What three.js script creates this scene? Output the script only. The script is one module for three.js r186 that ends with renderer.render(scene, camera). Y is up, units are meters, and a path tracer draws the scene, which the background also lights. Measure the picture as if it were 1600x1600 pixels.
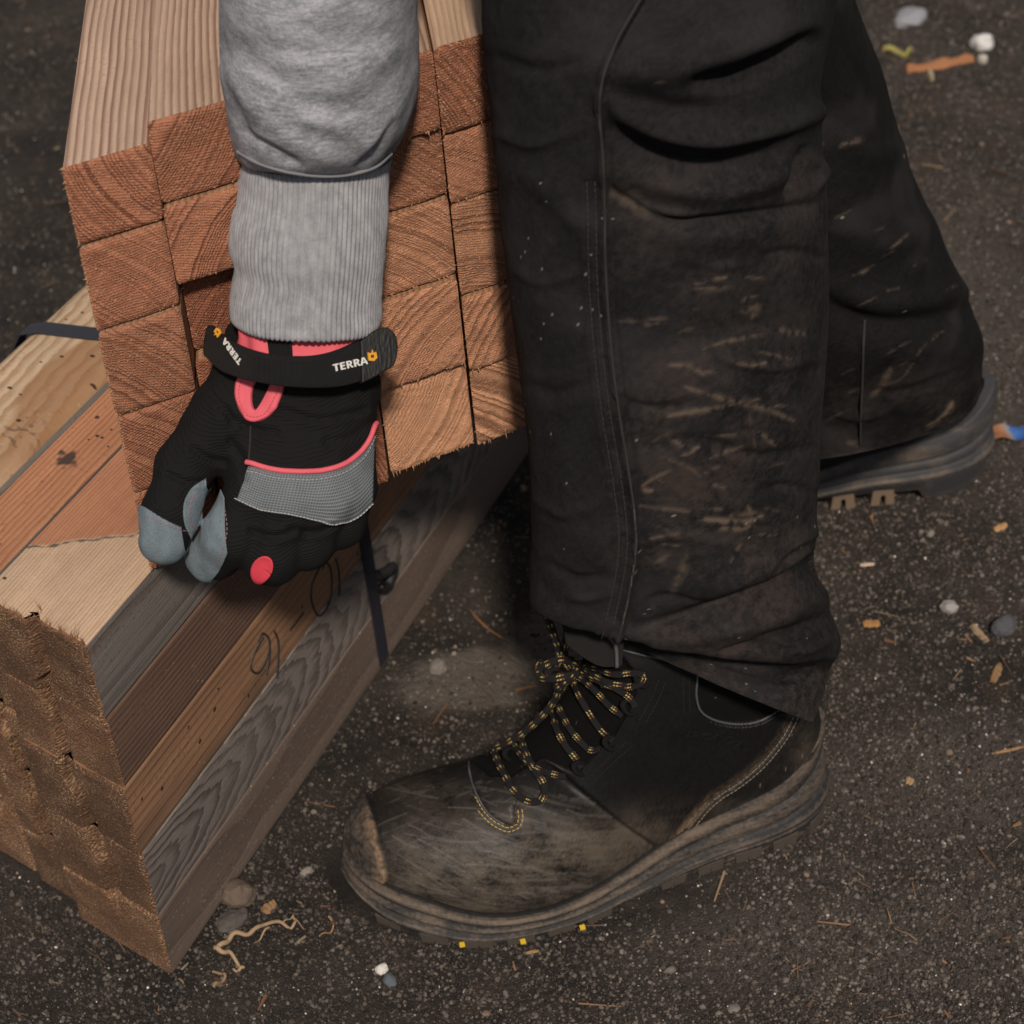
import * as THREE from 'three';
import { mergeGeometries, mergeVertices } from 'three/addons/utils/BufferGeometryUtils.js';
import { ImprovedNoise } from 'three/addons/math/ImprovedNoise.js';
import { MarchingCubes } from 'three/addons/objects/MarchingCubes.js';
import { FontLoader } from 'three/addons/loaders/FontLoader.js';
import { TextGeometry } from 'three/addons/geometries/TextGeometry.js';

// ------------------------------------------------------------------ camera
const scene = new THREE.Scene();
const F = 3000, PITCH = 38 * Math.PI / 180, ROLL = 4 * Math.PI / 180, EYE = new THREE.Vector3(0, 0.85, 0);
const camera = new THREE.PerspectiveCamera(2 * Math.atan(800 / F) * 180 / Math.PI, 1, 0.05, 200);
const FW = new THREE.Vector3(0, -Math.sin(PITCH), -Math.cos(PITCH));
const RT = new THREE.Vector3(Math.cos(ROLL), 0, 0).add(new THREE.Vector3(0, -Math.cos(PITCH), Math.sin(PITCH)).multiplyScalar(Math.sin(ROLL)));
const UP = new THREE.Vector3().crossVectors(RT, FW).normalize();
camera.position.copy(EYE); camera.up.copy(UP); camera.lookAt(EYE.clone().add(FW)); camera.updateMatrixWorld();
camera.focus = 0.95; camera.userData.fStop = 12.5;

// ------------------------------------------------------------------ light and exposure
const renderer = new THREE.WebGLRenderer({ antialias: true });
renderer.toneMapping = THREE.LinearToneMapping;
renderer.toneMappingExposure = 0.64;
renderer.shadowMap.enabled = true;
const SUN = new THREE.Vector3(0.07, 0.72, 0.69).normalize();
{
  const w = 256, h = 128, d = new Float32Array(w * h * 4);
  for (let j = 0; j < h; j++) for (let i = 0; i < w; i++) {
    const el = ((j + 0.5) / h - 0.5) * Math.PI, az = ((i + 0.5) / w - 0.5) * 2 * Math.PI;
    const v = [Math.cos(el) * Math.cos(az), Math.sin(el), Math.cos(el) * Math.sin(az)];
    const c = Math.max(0, v[0] * SUN.x + v[1] * SUN.y + v[2] * SUN.z);
    let r, g, b;
    if (v[1] >= 0) {
      const s = 0.27 + 0.18 * v[1] + 0.6 * Math.pow(c, 8);
      r = s * 0.97; g = s; b = s * 1.07;
    } else { r = 0.07; g = 0.06; b = 0.05; }
    const k = (j * w + i) * 4; d[k] = r; d[k + 1] = g; d[k + 2] = b; d[k + 3] = 1;
  }
  const t = new THREE.DataTexture(d, w, h, THREE.RGBAFormat, THREE.FloatType);
  t.mapping = THREE.EquirectangularReflectionMapping; t.magFilter = t.minFilter = THREE.LinearFilter; t.needsUpdate = true;
  scene.background = t; scene.environment = t;
}
const sun = new THREE.DirectionalLight(0xfff0de, 4.8);
sun.position.copy(SUN).multiplyScalar(8).add(new THREE.Vector3(0, 0, -0.9)); sun.target.position.set(0, 0, -0.9);
sun.castShadow = true; sun.shadow.radius = 9; sun.shadow.mapSize.set(2048, 2048);
Object.assign(sun.shadow.camera, { left: -2, right: 2, top: 2, bottom: -2, near: 1, far: 16 });
scene.add(sun, sun.target);

// ------------------------------------------------------------------ helpers
const V = (x, y, z) => new THREE.Vector3(x, y, z);
const clamp = (x, a = 0, b = 1) => x < a ? a : x > b ? b : x;
const mix = (a, b, t) => a + (b - a) * t;
const sst = (a, b, x) => { const t = clamp((x - a) / (b - a)); return t * t * (3 - 2 * t); };
const mix3 = (a, b, t) => [mix(a[0], b[0], t), mix(a[1], b[1], t), mix(a[2], b[2], t)];
const mul3 = (a, k) => [a[0] * k, a[1] * k, a[2] * k];
function rng(seed) { let s = seed >>> 0; return () => { s = (s + 0x6D2B79F5) | 0; let t = Math.imul(s ^ (s >>> 15), 1 | s); t = (t + Math.imul(t ^ (t >>> 7), 61 | t)) ^ t; return ((t ^ (t >>> 14)) >>> 0) / 4294967296; }; }
// seeded Perlin noise (ImprovedNoise has a fixed table)
const PN = new ImprovedNoise();
const n3 = (x, y, z) => PN.noise(x, y, z);
const fbm = (x, y, z, o = 4) => { let a = 0, k = 1, s = 0; for (let i = 0; i < o; i++) { a += k * n3(x, y, z); s += k; k *= 0.5; x = x * 2.03 + 7.1; y = y * 2.03 + 3.7; z = z * 2.03 + 1.9; } return a / s; };
const hash2 = (x, y) => { let h = Math.imul(x | 0, 374761393) + Math.imul(y | 0, 668265263); h = Math.imul(h ^ (h >>> 13), 1274126177); return ((h ^ (h >>> 16)) >>> 0) / 4294967296; };

// a sight line through a point of the photograph, and places found along it
const ray = (px, py) => FW.clone().addScaledVector(RT, (px - 800) / F).addScaledVector(UP, -(py - 800) / F);
const at = (px, py, depth) => EYE.clone().addScaledVector(ray(px, py), depth);
const onY = (px, py, y = 0) => { const r = ray(px, py); return EYE.clone().addScaledVector(r, (y - EYE.y) / r.y); };
const proj = (x, y, z) => { const a = x - EYE.x, b = y - EYE.y, c = z - EYE.z, d = a * FW.x + b * FW.y + c * FW.z; return [800 + F * (a * RT.x + b * RT.y + c * RT.z) / d, 800 - F * (a * UP.x + b * UP.y + c * UP.z) / d, d]; };

const used = {};
function numbered(n) { const k = used[n] = (used[n] ?? -1) + 1; return k ? `${n}_${String(k).padStart(3, '0')}` : n; }
function tag(o, label, category, group, kind) {
  if (label) o.userData.label = label; if (category) o.userData.category = category;
  if (group) o.userData.group = group; if (kind) o.userData.kind = kind; return o;
}
function mesh(name, geo, mat, parent = scene, raw = false) {
  const m = new THREE.Mesh(geo, mat); m.name = parent === scene ? numbered(name) : name;
  m.castShadow = m.receiveShadow = true; parent.add(m); return m;
}
function tex(w, h, fn, srgb = true, repeat = false) {      // fn(i, j, out) fills 3 bytes
  const d = new Uint8Array(w * h * 4), o = [0, 0, 0];
  for (let j = 0; j < h; j++) for (let i = 0; i < w; i++) { fn(i, j, o); const k = (j * w + i) * 4; d[k] = clamp(o[0], 0, 255); d[k + 1] = clamp(o[1], 0, 255); d[k + 2] = clamp(o[2], 0, 255); d[k + 3] = 255; }
  const t = new THREE.DataTexture(d, w, h); t.magFilter = THREE.LinearFilter; t.minFilter = THREE.LinearMipmapLinearFilter; t.generateMipmaps = true;
  if (srgb) t.colorSpace = THREE.SRGBColorSpace;
  if (repeat) t.wrapS = t.wrapT = THREE.RepeatWrapping;
  t.needsUpdate = true; return t;
}
const toS = (l) => 255 * (l <= 0.0031308 ? 12.92 * l : 1.055 * Math.pow(Math.max(l, 0), 1 / 2.4) - 0.055);
const rep = (t, x, y) => { const c = t.clone(); c.repeat.set(x, y); c.needsUpdate = true; return c; };
const lin = (r, g, b) => new THREE.Color().setRGB(r, g, b);
function std(o) { return new THREE.MeshStandardMaterial({ roughness: 0.85, ...o }); }

// distance from a point to a polyline in the plane, with the parameter along it
function dPoly(pl, x, y) {
  let best = 1e9, bt = 0;
  for (let i = 0; i < pl.length - 1; i++) {
    const ax = pl[i][0], ay = pl[i][1], bx = pl[i + 1][0] - ax, by = pl[i + 1][1] - ay;
    const t = clamp(((x - ax) * bx + (y - ay) * by) / (bx * bx + by * by + 1e-9));
    const dx = x - ax - bx * t, dy = y - ay - by * t, d = dx * dx + dy * dy;
    if (d < best) { best = d; bt = (i + t) / (pl.length - 1); }
  }
  return [Math.sqrt(best), bt];
}
const inside = (pl, x, y) => { let c = false; for (let i = 0, j = pl.length - 1; i < pl.length; j = i++) { const [xi, yi] = pl[i], [xj, yj] = pl[j]; if ((yi > y) !== (yj > y) && x < (xj - xi) * (y - yi) / (yj - yi) + xi) c = !c; } return c; };
function smooth(pl, n = 6, closed = false) {              // a Catmull-Rom curve through points of 2 or 3 numbers
  const c = new THREE.CatmullRomCurve3(pl.map((p) => V(p[0], p[1], p[2] ?? 0)), closed, 'centripetal');
  return c.getPoints(n * (pl.length - 1)).map((p) => pl[0].length > 2 ? [p.x, p.y, p.z] : [p.x, p.y]);
}
const bboxOf = (pl, m) => { let a = 1e9, b = 1e9, c = -1e9, d = -1e9; for (const p of pl) { a = Math.min(a, p[0]); b = Math.min(b, p[1]); c = Math.max(c, p[0]); d = Math.max(d, p[1]); } return [a - m, b - m, c + m, d + m]; };
const cr = (a, b, c, d, t) => 0.5 * (2 * b + (c - a) * t + (2 * a - 5 * b + 4 * c - d) * t * t + (3 * b - a - 3 * c + d) * t * t * t);
const lerpTab = (tab, x) => { if (x <= tab[0][0]) return tab[0][1]; for (let i = 1; i < tab.length; i++) if (x <= tab[i][0]) { const [x0, y0] = tab[i - 1], [x1, y1] = tab[i]; const a = tab[Math.max(i - 2, 0)], d = tab[Math.min(i + 1, tab.length - 1)]; const t = (x - x0) / (x1 - x0), m0 = i > 1 ? (y1 - a[1]) / (x1 - a[0]) * (x1 - x0) : (y1 - y0), m1 = i < tab.length - 1 ? (d[1] - y0) / (d[0] - x0) * (x1 - x0) : (y1 - y0); const t2 = t * t, t3 = t2 * t; return (2 * t3 - 3 * t2 + 1) * y0 + (t3 - 2 * t2 + t) * m0 + (-2 * t3 + 3 * t2) * y1 + (t3 - t2) * m1; } return tab[tab.length - 1][1]; };

// a surface on a grid of nu x nv points; wrapU joins the first and last column
class Grid {
  constructor(nu, nv, fn, wrapU = false) {
    this.nu = nu; this.nv = nv; this.wrapU = wrapU; this.p = new Float32Array(nu * nv * 3); this.uv = new Float32Array(nu * nv * 2);
    const o = V(0, 0, 0);
    for (let j = 0; j < nv; j++) for (let i = 0; i < nu; i++) { fn(i / (wrapU ? nu - 1 : nu - 1), j / (nv - 1), o, i, j); const k = (j * nu + i) * 3; this.p[k] = o.x; this.p[k + 1] = o.y; this.p[k + 2] = o.z; }
    this.refresh();
  }
  refresh() {                                              // normals, and where each point is seen
    const { nu, nv, p } = this, n = this.n = new Float32Array(nu * nv * 3);
    for (let j = 0; j < nv; j++) for (let i = 0; i < nu; i++) {
      let i0 = i - 1, i1 = i + 1; if (this.wrapU) { if (i0 < 0) i0 = nu - 2; if (i1 >= nu) i1 = 1; } else { i0 = Math.max(i0, 0); i1 = Math.min(i1, nu - 1); }
      const j0 = Math.max(j - 1, 0), j1 = Math.min(j + 1, nv - 1), a = (j * nu + i0) * 3, b = (j * nu + i1) * 3, c = (j0 * nu + i) * 3, d = (j1 * nu + i) * 3;
      const ux = p[b] - p[a], uy = p[b + 1] - p[a + 1], uz = p[b + 2] - p[a + 2], vx = p[d] - p[c], vy = p[d + 1] - p[c + 1], vz = p[d + 2] - p[c + 2];
      let x = uy * vz - uz * vy, y = uz * vx - ux * vz, z = ux * vy - uy * vx; const l = Math.hypot(x, y, z) || 1, k = (j * nu + i) * 3;
      n[k] = x / l; n[k + 1] = y / l; n[k + 2] = z / l;
    }
    this.orient ??= 1;
    const q = this.q = new Float32Array(nu * nv * 2), f = this.front = new Uint8Array(nu * nv);
    for (let k = 0; k < nu * nv; k++) {
      const [a, b] = proj(p[3 * k], p[3 * k + 1], p[3 * k + 2]); q[2 * k] = a; q[2 * k + 1] = b;
      f[k] = this.orient * (n[3 * k] * (p[3 * k] - EYE.x) + n[3 * k + 1] * (p[3 * k + 1] - EYE.y) + n[3 * k + 2] * (p[3 * k + 2] - EYE.z)) < 0 ? 1 : 0;
    }
  }
  flipIfNeeded(k) { const { n, p } = this; return this; }
  displace(fn) {                                           // fn(k, px, py, front, x, y, z) gives metres along the normal
    const { p, n, q, front, nu, nv } = this;
    for (let k = 0; k < nu * nv; k++) { const d = this.orient * fn(k, q[2 * k], q[2 * k + 1], front[k], p[3 * k], p[3 * k + 1], p[3 * k + 2]); p[3 * k] += n[3 * k] * d; p[3 * k + 1] += n[3 * k + 1] * d; p[3 * k + 2] += n[3 * k + 2] * d; }
    if (this.wrapU) for (let j = 0; j < nv; j++) for (let c = 0; c < 3; c++) p[(j * nu + nu - 1) * 3 + c] = p[j * nu * 3 + c];
    this.refresh(); return this;
  }
  colour(fn) { const { nu, nv, p, q, front } = this; this.c = new Float32Array(nu * nv * 3); for (let k = 0; k < nu * nv; k++) { const c = fn(k, q[2 * k], q[2 * k + 1], front[k], p[3 * k], p[3 * k + 1], p[3 * k + 2]); this.c[3 * k] = c[0]; this.c[3 * k + 1] = c[1]; this.c[3 * k + 2] = c[2]; } return this; }
  pick(px, py, lift = 0) {                                 // the point of the surface seen at a place of the photograph
    const { p, n, q, front, nu, nv } = this; let best = 1e9, bk = 0;
    for (let k = 0; k < nu * nv; k++) if (front[k]) { const d = (q[2 * k] - px) ** 2 + (q[2 * k + 1] - py) ** 2; if (d < best) { best = d; bk = k; } }
    const k = bk, N = V(n[3 * k], n[3 * k + 1], n[3 * k + 2]).multiplyScalar(this.orient), P = V(p[3 * k], p[3 * k + 1], p[3 * k + 2]);
    const r = ray(px, py), den = N.dot(r);                 // slide to the exact sight line on the tangent plane
    if (Math.abs(den) > 0.15 && best < 60) { const t = N.dot(P.clone().sub(EYE)) / den; P.copy(EYE).addScaledVector(r, t); }
    return { p: P.addScaledVector(N, lift), n: N, k, i: k % nu, j: (k / nu) | 0 };
  }
  geometry(keep) {                                         // the quads for which keep(k) holds at their first corner
    const { nu, nv } = this, idx = [];
    for (let j = 0; j < nv - 1; j++) for (let i = 0; i < nu - 1; i++) {
      const a = j * nu + i; if (keep && !keep(a)) continue; const b = a + 1, c = a + nu, d = c + 1;
      if (this.orient > 0) idx.push(a, b, d, a, d, c); else idx.push(a, d, b, a, c, d);
    }
    let g = new THREE.BufferGeometry();
    const N = new Float32Array(this.n); if (this.orient < 0) for (let k = 0; k < N.length; k++) N[k] = -N[k];
    let at_ = { position: [this.p, 3], normal: [N, 3], uv: [this.uv, 2] }; if (this.c) at_.color = [this.c, 3];
    if (keep) {                                            // drop points that no quad uses
      const map = new Int32Array(nu * nv).fill(-1); let m = 0; for (const k of idx) if (map[k] < 0) map[k] = m++;
      for (const name in at_) { const [src, s] = at_[name], out = new Float32Array(m * s); for (let k = 0; k < nu * nv; k++) if (map[k] >= 0) for (let c = 0; c < s; c++) out[map[k] * s + c] = src[k * s + c]; at_[name] = [out, s]; }
      for (let k = 0; k < idx.length; k++) idx[k] = map[idx[k]];
    }
    for (const name in at_) g.setAttribute(name, new THREE.BufferAttribute(new Float32Array(at_[name][0]), at_[name][1]));
    g.setIndex(idx); return g;
  }
}
// a limb or garment tube: every station gives the left, right and nearest point of a ring
function limb(stations, nu, nv, { pw = 0.92, back = 1 } = {}) {
  const S = stations.map((s) => { const L = at(...s.L), R = at(...s.R), N = at(...s.N), C = L.clone().add(R).multiplyScalar(0.5); return { C, A: R.clone().sub(C), B: N.clone().sub(C) }; });
  const get = (v, key) => { const x = v * (S.length - 1), i = Math.min(Math.floor(x), S.length - 2), t = x - i, a = S[Math.max(i - 1, 0)][key], b = S[i][key], c = S[i + 1][key], d = S[Math.min(i + 2, S.length - 1)][key]; return V(cr(a.x, b.x, c.x, d.x, t), cr(a.y, b.y, c.y, d.y, t), cr(a.z, b.z, c.z, d.z, t)); };
  let C, A, B, jj = -1, len = 0, prev = null;
  const g = new Grid(nu, nv, (u, v, o, i, j) => {
    if (j !== jj) { jj = j; C = get(v, 'C'); A = get(v, 'A'); B = get(v, 'B'); }
    const th = u * 2 * Math.PI, c = Math.cos(th), s = Math.sin(th), f = (x) => Math.sign(x) * Math.pow(Math.abs(x), pw);
    o.copy(C).addScaledVector(A, f(c)).addScaledVector(B, f(s) * (s < 0 ? back : 1));
  }, true);
  // uv in metres
  for (let j = 0; j < nv; j++) for (let i = 0; i < nu; i++) {
    const k = j * nu + i, k0 = j ? k - nu : k, kl = i ? k - 1 : k;
    g.uv[2 * k] = i ? g.uv[2 * (k - 1)] + (j === 0 ? Math.hypot(g.p[3 * k] - g.p[3 * kl], g.p[3 * k + 1] - g.p[3 * kl + 1], g.p[3 * k + 2] - g.p[3 * kl + 2]) : g.uv[2 * k0] - g.uv[2 * (k0 - 1)]) : 0;
    g.uv[2 * k + 1] = j ? g.uv[2 * k0 + 1] + Math.hypot(g.p[3 * k] - g.p[3 * k0], g.p[3 * k + 1] - g.p[3 * k0 + 1], g.p[3 * k + 2] - g.p[3 * k0 + 2]) : 0;
  }
  // outward normals: compare with the ring centre
  const mid = (nv >> 1) * nu + (nu >> 2), Cm = get(0.5, 'C');
  g.orient = (g.n[3 * mid] * (g.p[3 * mid] - Cm.x) + g.n[3 * mid + 1] * (g.p[3 * mid + 1] - Cm.y) + g.n[3 * mid + 2] * (g.p[3 * mid + 2] - Cm.z)) > 0 ? 1 : -1;
  g.refresh(); return g;
}
// ridges (amp > 0) and valleys (amp < 0) along lines drawn on the surface
function foldFn(list) {
  const L = list.map(([pl, w, amp, taper = 1]) => { const s = smooth(pl, 8); return { s, w, amp, taper, bb: bboxOf(s, w * 2.6) }; });
  return (x, y) => { let h = 0; for (const f of L) { if (x < f.bb[0] || y < f.bb[1] || x > f.bb[2] || y > f.bb[3]) continue; const [d, t] = dPoly(f.s, x, y); if (d > f.w * 2.6) continue; h += f.amp * Math.exp(-((d / f.w) ** 2)) * (f.taper ? Math.pow(Math.sin(Math.PI * clamp(0.06 + 0.88 * t)), 0.6) : 1); } return h; };
}
function tubeAlong(points, r, seg = 6, rings) { const c = new THREE.CatmullRomCurve3(points, false, 'centripetal'); return new THREE.TubeGeometry(c, rings ?? Math.max(8, points.length * 4), r, seg, false); }
// a row of small stitches lying on a surface; find(px, py, lift) gives a point and a normal there
function stitches(find, pl, step, len, r, lift = 0.0004) {
  const pts = smooth(pl, 14).map((p) => find(p[0], p[1], lift)), geos = [], base = new THREE.CapsuleGeometry(r, len, 2, 5);
  let acc = 0; const m = new THREE.Matrix4(), q = new THREE.Quaternion();
  for (let i = 1; i < pts.length; i++) {
    const a = pts[i - 1].p, b = pts[i].p, d = b.clone().sub(a), l = d.length(); if (l < 1e-6 || l > 0.03) continue; d.divideScalar(l);
    while (acc < l) { const P = a.clone().addScaledVector(d, acc); q.setFromUnitVectors(V(0, 1, 0), d); m.compose(P, q, V(1, 1, 1)); geos.push(base.clone().applyMatrix4(m)); acc += step; }
    acc -= l;
  }
  return geos.length ? mergeGeometries(geos) : base;
}
// a closed surface around a distance field inside a box
function sdfMesh(field, lo, hi, res, maxTri = 400000) {
  const mc = new MarchingCubes(res, new THREE.MeshBasicMaterial(), false, false, maxTri); mc.isolation = 0;
  const h = res / 2, sx = (hi.x - lo.x) / 2, sy = (hi.y - lo.y) / 2, sz = (hi.z - lo.z) / 2, cx = (hi.x + lo.x) / 2, cy = (hi.y + lo.y) / 2, cz = (hi.z + lo.z) / 2;
  for (let k = 0; k < res; k++) for (let j = 0; j < res; j++) for (let i = 0; i < res; i++) mc.field[k * res * res + j * res + i] = -field(cx + sx * (i - h) / h, cy + sy * (j - h) / h, cz + sz * (k - h) / h);
  mc.update();
  const n = mc.count, P = new Float32Array(n * 3);
  for (let i = 0; i < n; i++) { P[3 * i] = cx + sx * mc.positionArray[3 * i]; P[3 * i + 1] = cy + sy * mc.positionArray[3 * i + 1]; P[3 * i + 2] = cz + sz * mc.positionArray[3 * i + 2]; }
  let g = new THREE.BufferGeometry(); g.setAttribute('position', new THREE.BufferAttribute(P, 3));
  g = mergeVertices(g, 1e-6);
  const N = new Float32Array(g.attributes.position.count * 3), p = g.attributes.position, e = 0.0006;
  for (let i = 0; i < p.count; i++) { const x = p.getX(i), y = p.getY(i), z = p.getZ(i), a = field(x + e, y, z) - field(x - e, y, z), b = field(x, y + e, z) - field(x, y - e, z), c = field(x, y, z + e) - field(x, y, z - e), l = Math.hypot(a, b, c) || 1; N[3 * i] = a / l; N[3 * i + 1] = b / l; N[3 * i + 2] = c / l; }
  g.setAttribute('normal', new THREE.BufferAttribute(N, 3));
  return g;
}
function cone(ax, ay, az, ra, bx, by, bz, rb) {            // distance to a tapered capsule
  const dx = bx - ax, dy = by - ay, dz = bz - az, dd = dx * dx + dy * dy + dz * dz || 1e-9;
  return (x, y, z) => { const t = clamp(((x - ax) * dx + (y - ay) * dy + (z - az) * dz) / dd); return Math.hypot(x - ax - dx * t, y - ay - dy * t, z - az - dz * t) - (ra + (rb - ra) * t); };
}
const smin = (a, b, k) => { const h = clamp(0.5 + 0.5 * (b - a) / k); return b + (a - b) * h - k * h * (1 - h); };
// ------------------------------------------------------------------ the ground
const groundH = (x, z) => 0.004 * fbm(x * 9, 0.3, z * 9, 3) + 0.0022 * fbm(x * 60, 1.7, z * 60, 3);
{
  const NX = 520, NZ = 620, warp = (t, a, b, far) => { // even cells between a and b, then growing towards the horizon
    const e = 0.04; if (t < e) { const k = 1 - t / e; return a - far * Math.pow(k, 4); } if (t > 1 - e) { const k = (t - 1 + e) / e; return b + far * Math.pow(k, 4); } return a + (b - a) * (t - e) / (1 - 2 * e);
  };
  const soft = (x, z) => sst(0.02, 0.3, fbm(x * 4.2 + 3, 0.7, z * 4.2, 4) + 0.02);
  const g = new Grid(NX, NZ, (u, v, o) => { const x = warp(u, -0.75, 0.75, 60), z = warp(v, -2.25, -0.5, 60); const near = x > -0.8 && x < 0.8 && z > -2.3; o.set(x, near ? groundH(x, z) : 0.02 * fbm(x * 0.4, 0, z * 0.4, 3), z); });
  g.orient = -1; g.refresh();
  for (let k = 0; k < NX * NZ; k++) { g.uv[2 * k] = g.p[3 * k] * 4; g.uv[2 * k + 1] = g.p[3 * k + 2] * 4; }
  const patches = [[[-0.028, -0.915], 0.062, 0.026], [[0.03, -0.95], 0.04, 0.03], [[0.26, -0.80], 0.10, 0.05], [[0.2, -0.68], 0.14, 0.04], [[0.33, -1.3], 0.12, 0.2]];
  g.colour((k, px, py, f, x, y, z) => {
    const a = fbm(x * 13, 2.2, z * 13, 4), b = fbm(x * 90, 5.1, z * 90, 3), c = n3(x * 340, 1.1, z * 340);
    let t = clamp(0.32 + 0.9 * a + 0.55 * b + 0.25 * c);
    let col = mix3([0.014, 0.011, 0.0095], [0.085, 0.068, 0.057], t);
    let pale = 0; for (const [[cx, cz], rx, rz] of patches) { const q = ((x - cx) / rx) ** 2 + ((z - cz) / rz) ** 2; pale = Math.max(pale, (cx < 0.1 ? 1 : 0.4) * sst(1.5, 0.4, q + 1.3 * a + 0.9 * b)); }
    const paintedShade = sst(0.10, -0.06, x + 0.10 * a - (z < -1.0 ? 0.10 : 0) + 0.16 * sst(-0.69, -0.62, z)) * (1 - pale); col = mul3(col, 1 - 0.28 * paintedShade);  // soil left of the boot darkened: shade painted into its colour
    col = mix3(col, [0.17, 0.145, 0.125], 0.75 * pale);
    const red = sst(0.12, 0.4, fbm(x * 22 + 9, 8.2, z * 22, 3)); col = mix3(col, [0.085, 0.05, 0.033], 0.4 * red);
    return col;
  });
  const bump = tex(1024, 1024, (i, j, o) => { const u = i / 1024 * Math.PI * 2, v = j / 1024 * Math.PI * 2; const a = fbm(Math.cos(u) * 9, Math.sin(u) * 9 + Math.cos(v) * 9, Math.sin(v) * 9, 4); const b = hash2(i >> 1, j >> 1), c = hash2(i + 7, j); o[0] = o[1] = o[2] = 120 + 90 * a + 60 * (b - 0.5) + 40 * (c - 0.5); }, false, true);
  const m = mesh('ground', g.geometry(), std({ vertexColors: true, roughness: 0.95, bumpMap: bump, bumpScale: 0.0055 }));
  m.userData.kind = 'structure';
}

// ------------------------------------------------------------------ timber
// rings of a trunk cut by a plane: 0 early wood .. 1 late wood
function ring(r, w, n) { const f = r / w + n, q = f - Math.floor(f); return sst(0.25, 0.9, q) * (1 - sst(0.93, 1, q)) * (0.75 + 0.5 * hash2(Math.floor(f), 91)); }
const ATL = 2048, ENDN = 6, STRIPS = 14;
const endC = new Uint8Array(ATL * ATL * 4).fill(255), endB = new Uint8Array(ATL * ATL * 4).fill(255), sideC = new Uint8Array(ATL * ATL * 4).fill(255), sideB = new Uint8Array(ATL * ATL * 4).fill(255);
function endTile(n, o) {                                  // the sawn end of a beam, about 52 mm across
  const T = Math.floor(ATL / ENDN), X = (n % ENDN) * T, Y = Math.floor(n / ENDN) * T, S = 0.054 / T;
  for (let j = 0; j < T; j++) for (let i = 0; i < T; i++) {
    const x = i * S, y = j * S, wob = fbm(x * 40 + n * 9.1, y * 40, 0.4, 3), dx = x - o.px, dy = (y - o.py) * 1.06;
    const r = Math.hypot(dx, dy) + 0.0016 * wob + 0.0004 * n3(x * 300, y * 300, n), late = ring(r, o.w * (1 + 0.35 * n3(r * 60, n, 0.5)), n * 0.37);
    const ray_ = n3(Math.atan2(dy, dx) * 260, r * 30, n);  // medullary flecks
    const saw = Math.sin((x * Math.sin(o.saw) + y * Math.cos(o.saw)) * 2 * Math.PI / 0.0013 + 3 * n3(x * 70, y * 70, n + 4)) * 0.5 + 0.5;
    const fine = hash2(i + n * 517, j) - 0.5, blot = fbm(x * 90, y * 90, n * 3.3 + 20, 3), fuzz = Math.max(0, n3(x * 900, y * 900, n)) * o.rough;
    let c = mix3(o.light, o.dark, clamp(late * o.contrast)); c = mul3(c, 1 + 0.22 * blot + 0.20 * fine + 0.10 * ray_ + 0.10 * (saw - 0.5));
    const fleck = fuzz > 0.28 * o.rough + 0.02 && o.rough > 0 ? sst(0.28, 0.5, fuzz / Math.max(o.rough, 0.01)) : 0; c = mix3(c, o.fleck ?? mul3(o.light, 1.5), 0.7 * fleck);
    if (o.grain) { const g1 = n3(x * 1150, y * 900, n + 2) + 0.6 * n3(x * 2300, y * 2100, n + 5), zone = fbm(x * 50 + n * 2, y * 38, n * 1.7, 3); c = mix3(c, [0.055, 0.032, 0.02], clamp(sst(0.05, 0.55, g1)) * 0.85); c = mix3(c, [0.50, 0.36, 0.22], sst(0.12, 0.6, -g1) * sst(-0.12, 0.3, zone) * 0.8); c = mul3(c, 1 + 0.55 * zone); o._b = -g1 * 60; }
    if (o.split) { const d = Math.abs(dx * Math.cos(o.split) + dy * Math.sin(o.split)) + 0.0008 * wob; if (d < 0.0006 && dy * Math.cos(o.split) > 0.004) c = mul3(c, 0.35); }
    const k = ((Y + j) * ATL + X + i) * 4; for (let q = 0; q < 3; q++) endC[k + q] = clamp(toS(c[q]), 0, 255);
    endB[k] = endB[k + 1] = endB[k + 2] = clamp(128 - 45 * late * o.contrast + 30 * (saw - 0.5) * o.sawAmp + 70 * fine * (0.4 + o.rough) + 50 * blot + 60 * fleck + (o._b ?? 0), 0, 255);
  }
  return (u, v) => [(X + 3 + u * (T - 6)) / ATL, (Y + 3 + v * (T - 6)) / ATL];
}
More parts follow.
